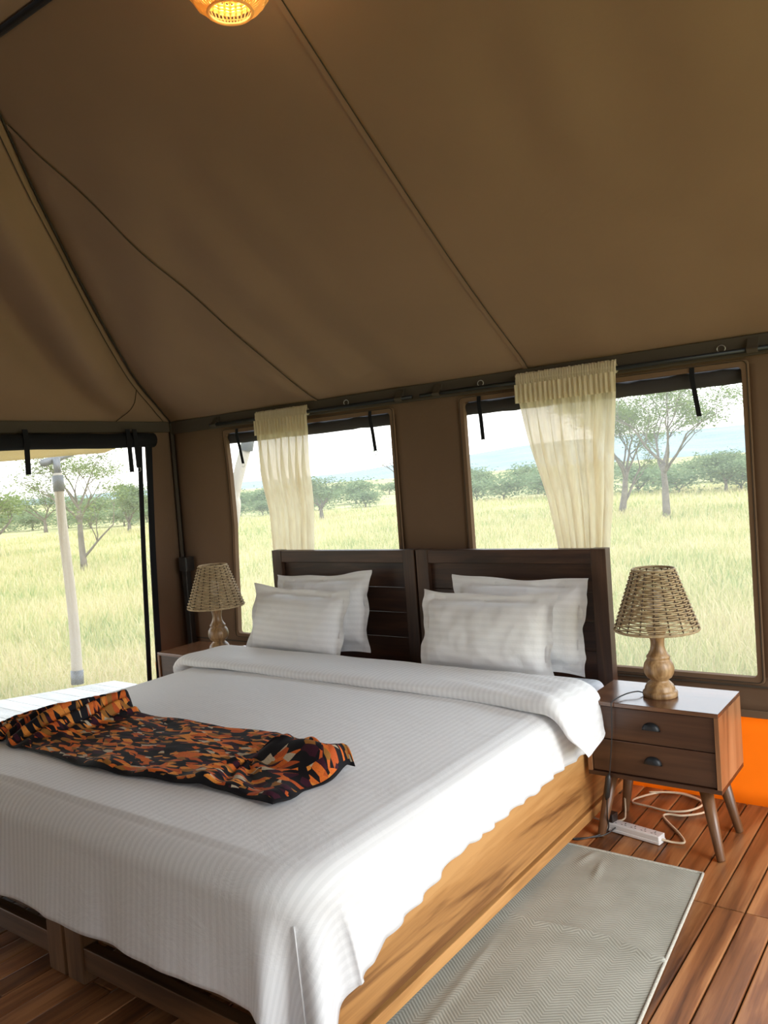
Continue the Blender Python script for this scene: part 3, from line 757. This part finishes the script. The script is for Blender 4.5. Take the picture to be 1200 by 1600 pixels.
# printed cloth --------------------------------------------------------------
def lerp(a, b, t): return a+(b-a)*t
CL, CWd = 1.4, .5
def top_z(x, y):
    return drape(x, YT-y)[2]
def clothf(u, v):
    # u along the bed's width, v from foot side (0) to head side (1)
    xl0, xl1 = (-.50, -1.86), (-.50, -1.37)
    # outline: left bunch, flat middle, right bunch
    yf = -1.865+.055*smooth01(u*1.05)+.02*math.sin(u*9)
    yb = -1.355-.015*math.sin(u*5)
    x = -.86+1.58*u
    y = lerp(yf, yb, v); h = .006
    L = smooth01((.27-u)/.13); Rr = smooth01((u-.70)/.14)
    # left end: gathered in pleats that run along the bed
    if L > 0:
        xs = x+.10*(v-.5)
        pl = .5+.5*math.sin(xs*2*PI/.052+2.2*nz(v*2.5, 3)+1.5*nz(xs*9, v*2))
        pk_ = math.exp(-((x+.60-.05*(v-.5))/.10)**2)
        y = lerp(y, -1.60+(v-.5)*.47-.03*math.sin(PI*v)+.05*math.sin(xs*40)*(v-.5), L)
        h += L*(.028*pl*(1+.5*v)+.050*pk_*smooth01(v*1.8)+.012*math.sin(PI*v))
        x += L*(.17*(v-.5)+.012*math.sin(v*9+u*20))
    # other end: folds fan out from a pinch
    if Rr > 0:
        qx, qy = x-.37, y+1.575; an = math.atan2(qy, qx); rd = math.hypot(qx, qy)
        roll = math.exp(-((an-.22-.12*math.sin(rd*20))/.30)**2)*smooth01(rd/.07)*smooth01((.42-rd)/.10)
        roll2 = math.exp(-((an+1.75)/.28)**2)*smooth01(rd/.05)
        h += Rr*(.058*roll+.034*roll2+.008*math.sin(an*13+1)*smooth01(rd/.06))
        x += Rr*(-.05*smooth01((v-.8)/.2)-.02*smooth01((.2-v)/.2)+.012*math.sin(v*17)); y += Rr*(-.10*smooth01((u-.86)/.14)*smooth01((v-.6)/.4)+.05*roll)
    # foot edge ruffles in the middle-right
    h += .012*math.exp(-(v/.12)**2)*(1+math.sin(u*40))*smooth01((u-.3)/.3)
    h += .0045*(1+math.sin(u*26+v*9+2*nz(u*6, v*6)))+.004*abs(nz(u*14, v*10))
    e = min(v, 1-v, u, 1-u); h *= smooth01(.35+e/.05)
    return (x, y, top_z(x, y)+.004+h, u*CL, v*CWd)
v_, f_, uv_ = grid(clothf, 230, 90); cl = mesh('printed_cloth', v_, f_, M['print'], None, True, uv_); solidify(cl, .002, 1)
tag(cl, 'orange and black printed cloth with bunched ends laid across the duvet foot', 'cloth')

# ------------------------------------------------------------------ nightstands
NX0, NX1, NY0, NY1, NZ0, NZ1 = 1.052, 1.549, -.44, -.125, .252, .5447
def nightstand(label):
    t = thing('nightstand', label, 'nightstand', ((NX0+NX1)/2, (NY0+NY1)/2, 0), 'bedside nightstands')
    k = .016
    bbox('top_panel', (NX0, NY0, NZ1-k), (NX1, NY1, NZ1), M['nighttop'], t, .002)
    bbox('bottom_panel', (NX0, NY0, NZ0), (NX1, NY1, NZ0+k), M['night_shade_x'], t, .002)
    for a in (NX0, NX1-k): bbox('side_panel', (a, NY0, NZ0+k), (a+k, NY1, NZ1-k), M['night_lit_z'], t, .001)
    bbox('back_panel', (NX0+k, NY1-.012, NZ0+k), (NX1-k, NY1-.003, NZ1-k), M['night_shade_x'], t, .001)
    hh = (NZ1-NZ0-2*k-.009)/2
    for i in range(2):
        z0 = NZ0+k+.003+i*(hh+.003)
        d = bbox('drawer', (NX0+k+.003, NY0+.008, z0), (NX1-k-.003, NY1-.02, z0+hh), M['night_shade_x'], t, .0025)
        # cup pull: a half-moon dished recess plate with a hood
        cx, cz = (NX0+NX1)/2+.005, z0+hh*.52; b = MB(); n = 18
        yb = NY0+.007
        top = [(cx+.032*math.cos(PI*q/n), cz-.008+.026*math.sin(PI*q/n)) for q in range(n+1)]
        rings = []
        for sc_, yy in ((1.0, yb), (.98, yb-.010), (.80, yb-.016), (.45, yb-.019)):
            rings.append([(cx+(p[0]-cx)*sc_, yy, cz-.008+(p[1]-cz+.008)*sc_) for p in top])
        vs = [p for g in rings for p in g]+[(cx, yb-.019, cz-.008)]
        fs = [(i_*(n+1)+q, i_*(n+1)+q+1, (i_+1)*(n+1)+q+1, (i_+1)*(n+1)+q) for i_ in range(3) for q in range(n)]
        fs += [(3*(n+1)+q, 3*(n+1)+q+1, len(vs)-1) for q in range(n)]
        b.add(vs, fs); b.add([(cx-.034, yb, cz-.009), (cx+.034, yb, cz-.009), (cx+.034, yb, cz-.013), (cx-.034, yb, cz-.013), (cx-.034, yb-.004, cz-.009), (cx+.034, yb-.004, cz-.009), (cx+.034, yb-.004, cz-.013), (cx-.034, yb-.004, cz-.013)], [(0, 1, 2, 3), (4, 5, 6, 7), (0, 1, 5, 4), (2, 3, 7, 6)])
        b.obj('cup_handle', M['metal_dark'], d, True)
    for sx_, xt, xf in ((-1, NX0+.075, NX0+.025), (1, NX1-.075, NX1-.022)):
        for yt, yf in ((NY0+.06, NY0+.022), (NY1-.06, NY1-.022)):
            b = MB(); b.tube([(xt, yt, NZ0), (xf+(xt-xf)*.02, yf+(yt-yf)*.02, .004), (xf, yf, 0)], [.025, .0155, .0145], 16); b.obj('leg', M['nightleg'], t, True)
    return t
ns = nightstand('wooden two drawer nightstand on splayed legs, standing by the bare mattress corner')
ns2 = copy_tree(ns); ns2.location.x = -ns.location.x; ns2['label'] = 'wooden nightstand mostly hidden behind the duvet, beside the tent corner'

# table lamps --------------------------------------------------------------
def lamp(cx, cy, z0, label, cord):
    t = thing('table_lamp', label, 'lamp', (cx, cy, z0), 'bedside table lamps')
    prof = [(.0, 0), (.062, 0), (.065, .004), (.065, .018), (.060, .024), (.056, .026), (.056, .034), (.050, .046), (.040, .056), (.033, .062), (.034, .066),
            (.046, .074), (.055, .090), (.0575, .108), (.054, .126), (.045, .141), (.040, .147), (.044, .150), (.044, .156), (.037, .164), (.029, .180), (.0255, .198), (.026, .215), (.030, .235), (.037, .256), (.041, .268), (.0, .268)]
    b = MB(); b.lathe(prof, (cx, cy, z0), 40); b.obj('turned_base', M['lampwood'], t, True)
    b = MB(); b.tube([(cx, cy, z0+.266), (cx, cy, z0+.32)], .013, 12); b.obj('bulb_holder', M['plastic_black'], t, True)
    b = MB(); b.lathe([(.002, .32), (.012, .325), (.022, .345), (.028, .37), (.024, .392), (.012, .405), (.001, .408)], (cx, cy, z0), 18); b.obj('bulb', M['plastic_white'], t, True)
    zb, zt, rb, rt = z0+.262, z0+.492, .156, .077
    sh = MB()
    z, r, k = zb, rb, .0045; sh.tube([(cx+r*math.cos(2*PI*i/48), cy+r*math.sin(2*PI*i/48), z) for i in range(48)], k, 6, closed=True)
    shade = sh.obj('lamp_shade', M['rattan'], t, True)
    b = MB(); b.tube([(cx+rt*math.cos(2*PI*i/48), cy+rt*math.sin(2*PI*i/48), zt) for i in range(48)], .004, 6, closed=True); b.obj('top_rim', M['rattan'], shade, True)
    nr = 18
    for k in range(nr):
        a = 2*PI*(k+.3)/nr; b = MB(); b.tube([(cx+rb*math.cos(a), cy+rb*math.sin(a), zb), (cx+rt*math.cos(a), cy+rt*math.sin(a), zt)], .0026, 5); b.obj('rib', M['rattan_rib'], shade)
    b = MB(); nrow = 30; seg = nr*4
    for j in range(nrow):
        q = (j+.5)/nrow; z = zb+(zt-zb)*q; r = rb+(rt-rb)*q; jj = j % 2
        P = []
        for i in range(seg):
            a = 2*PI*(i/4+.3)/nr; k = math.cos(PI*(i/4)+PI*jj); P.append((cx+(r+.0042*k)*math.cos(a), cy+(r+.0042*k)*math.sin(a), z+.0008*nz(i*.7, j)))
        b.tube(P, .0033, 5, closed=True)
    w = b.obj('woven_strands', M['rattan'], shade, True); w['kind'] = 'stuff'
    if cord:
        P = catmull([(cx-.064, cy-.010, z0+.008), (cx-.082, cy-.03, z0+.016), (cx-.115, cy-.075, z0+.012), (cx-.132, NY0-.004, z0+.004), (cx-.134, NY0-.010, z0-.03), (cx-.139, NY0-.009, z0-.12), (cx-.150, NY0-.011, z0-.22), (cx-.158, NY0-.015, z0-.29),
                     (cx-.172, NY0-.012, z0-.36), (cx-.185, NY0+.01, .10), (cx-.20, NY0+.03, .02), (cx-.27, NY0-.05, .006), (cx-.30, NY0-.06, .006), (cx-.21, NY0+.01, .008), (1.125, -.345, .025)], 7)
        b = MB(); b.tube(P, .0026, 6); c = b.obj('cord', M['plastic_black'], t, True)
        b = MB(); b.tube([(cx-.157, NY0-.016, z0-.275), (cx-.160, NY0-.017, z0-.29), (cx-.172, NY0-.014, z0-.365), (cx-.177, NY0-.01, z0-.38)], [.004, .012, .011, .004], 8); b.obj('inline_switch', M['plastic_black'], c, True)
    return t
lamp(1.298, -.285, NZ1, 'turned wooden table lamp with woven cord shade and black cord draped over nightstand', True)
lamp(-1.165, -.305, NZ1, 'turned wooden table lamp with woven cord shade standing by the tent corner', False)

# power strip and cables --------------------------------------------------------------
ps = thing('power_strip', 'white power strip with a row of sockets on the floor under nightstand', 'power strip', (1.19, -.352, 0))
ax = Vector((1.297-1.085, -.374+.338, 0)).normalized(); ay = Vector((-ax.y, ax.x, 0)); pc = Vector((1.19, -.356, 0))
def pbox(name, l0, l1, w0, w1, z0, z1, mat, par):
    b = MB(); b.hexa([pc+ax*a+ay*c+Vector((0, 0, z)) for z in (z0, z1) for a, c in ((l0, w0), (l1, w0), (l1, w1), (l0, w1))]); o = b.obj(name, mat, par)
    md = o.modifiers.new('bevel', 'BEVEL'); md.width = .0025; md.segments = 2; return o
pbox('base', -.115, .115, -.026, .026, 0, .012, M['plastic_white'], ps); body = pbox('cover', -.113, .113, -.024, .024, .012, .032, M['plastic_white'], ps)
for i in range(5):
    l = -.085+.042*i; b = MB()
    for dl, dw, sl, sw in ((0, .008, .003, .009), (-.008, -.007, .007, .003), (.008, -.007, .007, .003)):
        b.hexa([pc+ax*(l+dl+a*sl/2)+ay*(dw+c*sw/2)+Vector((0, 0, z)) for z in (.0315, .0326) for a, c in ((-1, -1), (1, -1), (1, 1), (-1, 1))])
    s_ = b.obj('socket', M['plastic_black'], ps)
pbox('plug', -.125, -.083, -.02, .02, .0326, .066, M['plastic_black'], ps)
P = catmull([(1.30, -.374, .014), (1.335, -.362, .006), (1.372, -.352, .006), (1.368, -.325, .006), (1.33, -.27, .006), (1.27, -.20, .006), (1.235, -.15, .006), (1.25, -.125, .006), (1.30, -.115, .006), (1.36, -.06, .006), (1.375, .0, .006), (1.33, .06, .006),
             (1.24, .105, .006), (1.15, .075, .006), (1.08, -.03, .006), (1.085, -.075, .006), (1.15, -.085, .006), (1.24, -.10, .007), (1.31, -.075, .012), (1.345, .0, .012), (1.32, .05, .012), (1.22, .085, .012), (1.11, .05, .010)], 8)
b = MB(); b.tube(P, .0045, 7); b.obj('cable', M['cable_cream'], ps, True)
P = catmull([(.94, -.25, .008), (1.00, -.29, .006), (1.06, -.29, .006), (1.105, -.255, .006), (1.10, -.21, .02), (1.075, -.14, .10), (1.065, -.08, .18), (1.06, .05, .30), (1.055, .095, .36)], 7)
b = MB(); b.tube(P, .004, 7); o = b.obj('wall_cable', M['cable_cream'], None, True); tag(o, 'thin cream cable rising behind the nightstand leg to the wall', 'cable')

# rug --------------------------------------------------------------
RC = [(.933, -.555), (1.500, -.553), (1.60, -1.80), (.957, -1.75)]
def rugp(u, v):
    a = Vector(RC[0]).lerp(Vector(RC[1]), u); c = Vector(RC[3]).lerp(Vector(RC[2]), u); return a.lerp(c, v)
def rugf(u, v):
    p = rugp(u, v)
    z = .008+.0012*nz(p.x*9, p.y*9)
    cr_ = v-(.44+.015*math.sin(u*7)); z += .007*math.exp(-(cr_/.012)**2)
    z += .006*math.exp(-((u-.42-.3*(v-.12))/.02)**2)*math.exp(-((v-.12)/.05)**2)+.006*math.exp(-((u-.30+.5*(v-.06))/.02)**2)*math.exp(-((v-.06)/.04)**2)
    z += .004*math.exp(-((u-.13-.1*v)/.02)**2)*smooth01((v-.5)/.2)
    return (p.x, p.y, z, u*.58, v*1.25)
v_, f_, uv_ = grid(rugf, 60, 130); rug = thing('rug', 'grey herringbone woven rug lying along the bed side on the planks', 'rug', (1.24, -1.17, 0))
o = mesh('woven_field', v_, f_, M['rug'], rug, True, uv_); solidify(o, .007, 1)
b = MB(); ring = [Vector((*rugp(u, v), .008)) for u, v in [(i/30, 0) for i in range(30)]+[(1, i/50) for i in range(50)]+[(1-i/30, 1) for i in range(30)]+[(0, 1-i/50) for i in range(50)]]
b.tube(ring, .0055, 6, closed=True); b.obj('corded_edge', M['rug_edge'], rug, True)

# pendant lamp --------------------------------------------------------------
pdn = Vector((.806, -1.82, 2.80)); PRD = .118
pl = thing('pendant_lamp', 'glowing woven straw pendant lamp hanging from the ridge pole', 'lamp', tuple(pdn))
b = MB(); b.tube([(pdn.x, pdn.y, ZR-.03), (pdn.x, pdn.y, pdn.z+.06)], .003, 6); b.obj('cord', M['plastic_black'], pl)
b = MB(); nst = 64
for k in range(nst):
    a = 2*PI*k/nst; P = []
    for i in range(15):
        th_ = .50+(2.72-.50)*i/14; rr = PRD*(1+.012*math.sin(i*2+k)); P.append(pdn+Vector((rr*math.sin(th_)*math.cos(a), rr*math.sin(th_)*math.sin(a), -rr*math.cos(th_))))
    b.tube(P, .0024, 4)
o = b.obj('shade_strands', M['straw'], pl); o['kind'] = 'stuff'
b = MB()
for th_, k in ((.50, .0045), (.9, .0022), (1.57, .0022), (2.2, .0022), (2.72, .004)): b.tube([pdn+Vector((PRD*math.sin(th_)*math.cos(q), PRD*math.sin(th_)*math.sin(q), -PRD*math.cos(th_))) for q in [2*PI*i/40 for i in range(40)]], k, 5, closed=True)
b.obj('shade_hoop', M['straw'], pl, True)
b = MB(); r2 = .094
for k in range(-6, 7):
    for sg in (0, 1):
        P = []
        for i in range(17):
            q = -1.25+2.5*i/16; c_ = r2*.96*k/6.5; rr_ = math.sqrt(max(1e-6, r2*r2-c_*c_)); a_, zq = rr_*math.sin(q), -rr_*math.cos(q)
            c2, a2 = (c_, a_) if sg else (a_, c_); P.append(pdn+Vector(((c2-a2)*.7071, (c2+a2)*.7071, zq-.004+(.0015 if (i+sg) % 2 else -.0015))))
        b.tube(P, .0034, 4)
o = b.obj('inner_lattice', M['straw'], pl); o['kind'] = 'stuff'
b = MB(); b.lathe([(.001, -.030), (.018, -.026), (.029, -.010), (.030, .006), (.022, .026), (.013, .04), (.001, .042)], tuple(pdn), 18); b.obj('bulb', M['bulb'], pl, True)
pll = bpy.data.lights.new('pendant_light', 'POINT'); pll.energy = 3.6; pll.color = (1, .78, .45); pll.shadow_soft_size = .045
po = bpy.data.objects.new('pendant_light', pll); COL.objects.link(po); po.location = pdn+Vector((0, 0, -.06))

# ------------------------------------------------------------------ outdoors
GZ = -.5
FH = Vector((cf.x, cf.y, 0)).normalized(); RH = Vector((FH.y, -FH.x, 0))
b = MB(); b.add([(-900, -900, GZ), (900, -900, GZ), (900, 900, GZ), (-900, 900, GZ)], [(0, 1, 2, 3)]); gr = b.obj('ground', M['ground']); tag(gr, kind='structure')
# tall grass blades, denser near the tent
rng = np.random.default_rng(5)
def blades(n, rmin, rmax, hgt, name, a0=-62, a1=62):
    az = np.radians(rng.uniform(a0, a1, n)); q = rng.uniform(0, 1, n); r = rmin*(rmax/rmin)**q
    fx, fy = FH.x, FH.y
    x = CAM.x+r*(fx*np.cos(az)+fy*np.sin(az)); y = CAM.y+r*(fy*np.cos(az)-fx*np.sin(az))
    keep = ((x < XL-1.9) | (y > YB+.5)); x, y, r = x[keep], y[keep], r[keep]; n = len(x)
    h = hgt*rng.uniform(.45, 1.25, n)*(1+.0*r); w = (.0024+.00030*r)*rng.uniform(.7, 1.5, n); th = rng.uniform(0, 2*PI, n)
    lx, ly = rng.normal(0, .30, n)*h, rng.normal(0, .30, n)*h
    vx = np.cos(th)*w; vy = np.sin(th)*w; z = np.full(n, GZ-.01)
    v = np.empty((n, 5, 3))
    v[:, 0] = np.stack([x-vx, y-vy, z], 1); v[:, 1] = np.stack([x+vx, y+vy, z], 1)
    v[:, 2] = np.stack([x+lx*.4+vx*.8, y+ly*.4+vy*.8, z+h*.6], 1); v[:, 3] = np.stack([x+lx*.4-vx*.8, y+ly*.4-vy*.8, z+h*.6], 1); v[:, 4] = np.stack([x+lx, y+ly, z+h], 1)
    me = bpy.data.meshes.new(name); me.vertices.add(n*5); me.vertices.foreach_set('co', v.ravel())
    i = np.arange(n)[:, None]*5; li = np.concatenate([i+np.array([[0, 1, 2, 3]]), i+np.array([[3, 2, 4]])], 1).ravel()
    me.loops.add(n*7); me.loops.foreach_set('vertex_index', li.astype(np.int32)); me.polygons.add(n*2)
    st = (np.arange(n)[:, None]*7+np.array([[0, 4]])).ravel(); tot = np.tile([4, 3], n)
    me.polygons.foreach_set('loop_start', st.astype(np.int32)); me.polygons.foreach_set('loop_total', tot.astype(np.int32)); me.update(calc_edges=True); me.validate()
    o = link(name, me, M['grass'], None, loc=(0, 0, 0)); tag(o, 'pale green and straw coloured grass covering the meadow around the tent', 'grass', kind='stuff'); return o
blades(330000, 3.6, 46, .24, 'meadow_grass')

def poly_tree(name, label, base, height, spread, seed, crown_flat=.5, leaf_n=50, nlimb=5, trunk_r=.12, lean=(0, 0), fork=.38, leaf_sz=.05, mat='leaf', depth=3, group=None, clump=.36, low=0., cat='tree'):
    rr = random.Random(seed); t = thing(name, label, cat, tuple(base), group)
    B = Vector(base); wood_ = MB(); tips = []
    def limb(p, d, L, r, lev):
        pts = [p]; q = p.copy(); dd = d.copy(); n = 4
        for i in range(n):
            dd = (dd+Vector((rr.uniform(-.22, .22), rr.uniform(-.22, .22), rr.uniform(-.12, .16)))).normalized(); q = q+dd*L/n; pts.append(q.copy())
        wood_.tube(pts, [r*(1-.5*i/n) for i in range(n+1)], 5 if lev < 2 else 4, cap=False)
        if lev >= depth: tips.append(pts[-1]); tips.append(pts[2]); return
        k = rr.randint(2, 3)+(1 if lev == 1 else 0)
        for i in range(k):
            a = rr.uniform(0, 2*PI); nd = (dd+Vector((math.cos(a), math.sin(a), rr.uniform(-.1, .5)*(1-crown_flat)))*rr.uniform(.5, .95)).normalized()
            limb(pts[rr.choice((2, 3, 4)) if i else 4], nd, L*rr.uniform(.5, .75), r*.47, lev+1)
    fk = height*fork; top = B+Vector((lean[0], lean[1], fk)); tp = []
    for i in range(6): q = i/5; tp.append(B+Vector((lean[0]*q+.05*nz(q*3, seed)*height*.3, lean[1]*q+.05*nz(q*3, seed+9)*height*.3, fk*q)))
    wood_.tube(tp, [trunk_r*(1.25-.5*i/5) for i in range(6)], 8)
    for i in range(nlimb):
        a = 2*PI*i/nlimb+rr.uniform(-.4, .4); hz = spread*.5*rr.uniform(.45, .9); up = (height-fk)*rr.uniform(.55, .85)
        d = Vector((math.cos(a)*hz, math.sin(a)*hz, up)); limb(tp[-1] if i % 2 else tp[-2], d.normalized(), d.length*.62, trunk_r*.5, 1)
    if low:
        limb(tp[1], Vector((low*RH.x, low*RH.y, abs(low)*.9)).normalized(), height*.36, trunk_r*.5, 2)
    tr = wood_.obj('trunk', M['bark'], t, True)
    if cat == 'bush':
        for _ in range(26):
            a = rr.uniform(0, 2*PI); q = spread*.5*math.sqrt(rr.random()); tips.append(B+Vector((math.cos(a)*q, math.sin(a)*q, height*rr.uniform(.05, .75))))
    # keep tips inside height
    vs = []; fs = []; cs = clump*spread/4
    for tip in tips:
        if tip.z > B.z+height: tip.z = B.z+height-rr.random()*.15*height
        for _ in range(leaf_n):
            c = tip+Vector((rr.gauss(0, cs), rr.gauss(0, cs), rr.gauss(0, cs*.45)))
            a = Vector((rr.uniform(-1, 1), rr.uniform(-1, 1), rr.uniform(-.6, .6)))*leaf_sz; e = Vector((rr.uniform(-1, 1), rr.uniform(-1, 1), rr.uniform(-.6, .6)))*leaf_sz
            i0 = len(vs); vs += [c-a, c+e, c+a]; fs.append((i0, i0+1, i0+2))
    if vs:
        o = mesh('foliage', vs, fs, M[mat], t); o['kind'] = 'stuff'
    return t
def atpx(px, py, z=GZ):
    d = cf+cr*((px-600)/1279.58)+cu*((800-py)/1279.58); k = (z-CAM.z)/d.z; return CAM+d*k
poly_tree('acacia_tree', 'tall open crowned acacia tree outside the window behind nightstand lamp', atpx(1042, 812), 4.15, 4.4, 21, leaf_n=95, trunk_r=.10, fork=.40, leaf_sz=.048, clump=.26, depth=4)
poly_tree('acacia_tree', 'acacia tree half hidden by the wider curtain, left of the tall one', atpx(972, 803), 4.0, 3.0, 33, leaf_n=80, trunk_r=.10, fork=.35, leaf_sz=.048, clump=.28, depth=4, lean=(.2, .1), low=1.)
poly_tree('acacia_tree', 'small flat topped acacia at the far right edge of the meadow', atpx(1135, 770), 1.75, 2.5, 45, .8, leaf_n=46, trunk_r=.07, fork=.35, leaf_sz=.08, mat='leaf_far')
poly_tree('acacia_tree', 'thin sparse acacia with a low side branch, seen beside the porch pole', atpx(132, 892), 3.55, 2.6, 57, leaf_n=36, trunk_r=.075, fork=.46, leaf_sz=.042, clump=.34, depth=4, low=1.)
poly_tree('acacia_tree', 'leaning acacia cut off by the photo edge left of the porch pole', atpx(-6, 872), 2.5, 3.0, 61, .7, leaf_n=30, trunk_r=.11, fork=.3, leaf_sz=.08, lean=(-.4, .3))
poly_tree('acacia_tree', 'low flat acacia just behind the porch pole, in the distance', atpx(72, 832), 2.5, 3.2, 73, .7, leaf_n=34, trunk_r=.10, fork=.3, leaf_sz=.09, mat='leaf_far')
poly_tree('acacia_tree', 'round green acacia in the distance next to the door zip', atpx(203, 832), 2.3, 2.6, 85, .5, leaf_n=40, trunk_r=.09, fork=.25, leaf_sz=.09, mat='leaf_far')
poly_tree('acacia_tree', 'round grey green acacia seen just right of the narrow curtain', atpx(503, 812), 2.0, 2.2, 97, .5, leaf_n=30, trunk_r=.09, fork=.3, leaf_sz=.09, mat='leaf_far')
poly_tree('bare_tree', 'leafless twiggy tree at the edge of the window nearer the doorway', atpx(640, 835), 3.1, 2.2, 105, .3, leaf_n=2, trunk_r=.07, fork=.35, leaf_sz=.05)
# bush line along the far side of the meadow
protos = []
for i in range(4):
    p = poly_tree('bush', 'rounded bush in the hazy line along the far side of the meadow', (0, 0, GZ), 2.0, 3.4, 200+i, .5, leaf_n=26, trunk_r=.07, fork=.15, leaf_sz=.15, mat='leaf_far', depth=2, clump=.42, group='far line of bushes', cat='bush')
    protos.append(p)
spots = []
for row, (d0, h0) in enumerate(((44, .85), (53, 1.0), (66, 1.2))):
    for i in range(30):
        a = math.radians(-27+54*(i+.33*row)/29+R.uniform(-.4, .4)); d = d0*R.uniform(.95, 1.06)/max(.7, math.cos(a))
        d *= 1.12-.28*smooth01((a+.1)/.6)      # the meadow is shallower on that side
        s = h0*R.uniform(.6, 1.05); px = 600+1279.58*math.tan(a)
        where = 0 if px < 250 else 1 if 335 < px < 640 else 2 if px > 715 else None
        x, y = CAM.x+d*(FH.x*math.cos(a)+RH.x*math.sin(a)), CAM.y+d*(FH.y*math.cos(a)+RH.y*math.sin(a))
        if where is None or px < -120 or px > 1330: continue
        if any(math.hypot(x-q[1], y-q[2]) < 1.45*(s+q[3]) for q in spots): continue
        spots.append((px, x, y, s, where, row))
spots.sort(); rank = {}
ORD = 'first second third fourth fifth sixth seventh eighth ninth tenth eleventh twelfth thirteenth fourteenth fifteenth sixteenth seventeenth eighteenth nineteenth twentieth twenty-first twenty-second twenty-third twenty-fourth twenty-fifth twenty-sixth twenty-seventh twenty-eighth'.split()
VIEW = ('through the doorway', 'past the narrow curtain', 'past the wider curtain')
for n, (px, x, y, s, where, row) in enumerate(spots):
    o = protos[n] if n < 4 else copy_tree(protos[n % 4])
    o.location = (x, y, GZ); o.scale = (s*R.uniform(.95, 1.15),)*2+(s*.92,); o.rotation_euler.z = R.uniform(0, 6.28)
    k = rank[where] = rank.get(where, -1)+1
    o['label'] = 'hazy %s bush, %s from left of the far bushes seen %s' % ('small' if s < .75 else 'large' if s > 1.0 else 'rounded', ORD[min(k, 27)], VIEW[where])
# hills
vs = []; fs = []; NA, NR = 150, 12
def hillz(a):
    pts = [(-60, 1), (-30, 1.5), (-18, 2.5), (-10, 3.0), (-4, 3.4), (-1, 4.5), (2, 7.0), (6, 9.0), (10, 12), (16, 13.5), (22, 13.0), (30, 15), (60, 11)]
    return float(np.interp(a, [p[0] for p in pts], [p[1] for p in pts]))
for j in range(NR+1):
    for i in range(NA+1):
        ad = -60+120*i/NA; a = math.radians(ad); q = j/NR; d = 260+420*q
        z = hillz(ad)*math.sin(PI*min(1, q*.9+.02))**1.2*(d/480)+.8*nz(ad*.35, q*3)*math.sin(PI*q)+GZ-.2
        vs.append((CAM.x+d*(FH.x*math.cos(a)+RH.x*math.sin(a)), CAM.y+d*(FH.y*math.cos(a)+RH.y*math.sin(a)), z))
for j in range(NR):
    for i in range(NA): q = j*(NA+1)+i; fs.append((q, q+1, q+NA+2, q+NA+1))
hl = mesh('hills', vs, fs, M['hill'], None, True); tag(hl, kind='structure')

# porch: deck, poles, awning
dk = thing('porch_deck', 'pale weathered wooden porch deck outside the doorway', 'deck', (-2.7, -1.5, 0))
e0 = Vector((-3.31, .46)); dirn = Vector((-.363, -.70)).normalized()
def edge_x(y): return e0.x+dirn.x*(e0.y-y)/-dirn.y
yy = .46; 
while yy > -4.6:
    xa = edge_x(yy); xc = edge_x(yy-.13)
    b = MB(); b.hexa([(xc, yy-.135, -.05), (XL-.08, yy-.135, -.05), (XL-.08, yy, -.05), (xa, yy, -.05), (xc, yy-.135, -.008), (XL-.08, yy-.135, -.008), (XL-.08, yy, -.008), (xa, yy, -.008)])
    b.obj('deck_plank', M['deckwood'], dk); yy -= .142
b = MB()
for a in (-2.3, -3.0): b.box((a, -4.6, -.5), (a+.1, .4, -.05))
b.obj('bearer', M['deckwood'], dk)
def pxpt(px, py, d):  # point at depth d along a pixel ray
    return CAM+(cf+cr*((px-600)/1279.58)+cu*((800-py)/1279.58))*d
pole_d = (Vector((-3.53, .27, 0))-CAM).dot(cf)
p0 = pxpt(121, 1066, pole_d); p0.z = -.008; p1 = pxpt(88, 715, pole_d)
pp = thing('porch_pole', 'pale debarked porch pole with grey sockets standing on the deck corner', 'pole', tuple(p0))
def al(q): 
    w = p0.lerp(p1, q); w += Vector((.016*math.sin(q*PI), .01*math.sin(q*2*PI), 0)); return w
b = MB(); b.tube([al(i/12*.93) for i in range(13)], [.043-.008*i/12 for i in range(13)], 12); b.obj('shaft', M['polewood'], pp, True)
b = MB(); b.tube([al(0), al(.06)], [.049, .049], 14); b.obj('foot_socket', M['pole_socket'], pp, True)
b = MB(); b.tube([al(.85), al(.92)], [.043, .043], 14); b.tube([al(.92), al(1.0)], .028, 12); b.obj('head_socket', M['pole_socket'], pp, True)
# awning sheet over the porch with its beam
aw = thing('porch_awning', 'sunlit tan canvas awning edge over the porch, held by the pole', 'awning', tuple(p1))
q0 = pxpt(-20, 722, pole_d*.97); q1 = pxpt(112, 707, pole_d*1.02)
b = MB(); b.tube([pxpt(67, 724, pole_d*.99), pxpt(112, 708, pole_d*1.05)], .03, 10); b.obj('beam', M['pole_socket'], aw, True)
A0, A1 = Vector((edge_x(.5), .55, p1.z+.01)), Vector((edge_x(-4.2)-.0, -4.2, p1.z-.03))
def awn(u, v):
    a = A0.lerp(A1, u); c = Vector((XL-.25, a.y, 2.12)); p = a.lerp(c, v); return (p.x, p.y, p.z-.05*math.sin(PI*u*3)**2*(1-v)*.4-.04*math.sin(PI*v))
v_, f_, uv_ = grid(awn, 30, 10); o = mesh('canopy_sheet', v_, f_, M['awning'], aw, True); solidify(o, .004, 0)
# second, leaning pole beyond the window nearer the doorway
dd = 5.6; l0 = pxpt(363, 832, dd*1.02); l1 = pxpt(387, 690, dd); dirp = (l1-l0).normalized(); gz = l0+dirp*((GZ-l0.z)/dirp.z)
lp = thing('fly_pole', 'pale leaning fly sheet pole outside the window nearer the doorway', 'pole', tuple(gz))
mid = l0.lerp(l1, .45)+RH*-.03
P = catmull([gz, l0, mid, l1+dirp*.03], 6)
b = MB(); b.tube(P, .038, 12); b.obj('shaft', M['polewood'], lp, True)
b = MB(); b.tube([l1-dirp*.06, l1+dirp*.08], .045, 12); b.obj('head_socket', M['pole_socket'], lp, True)
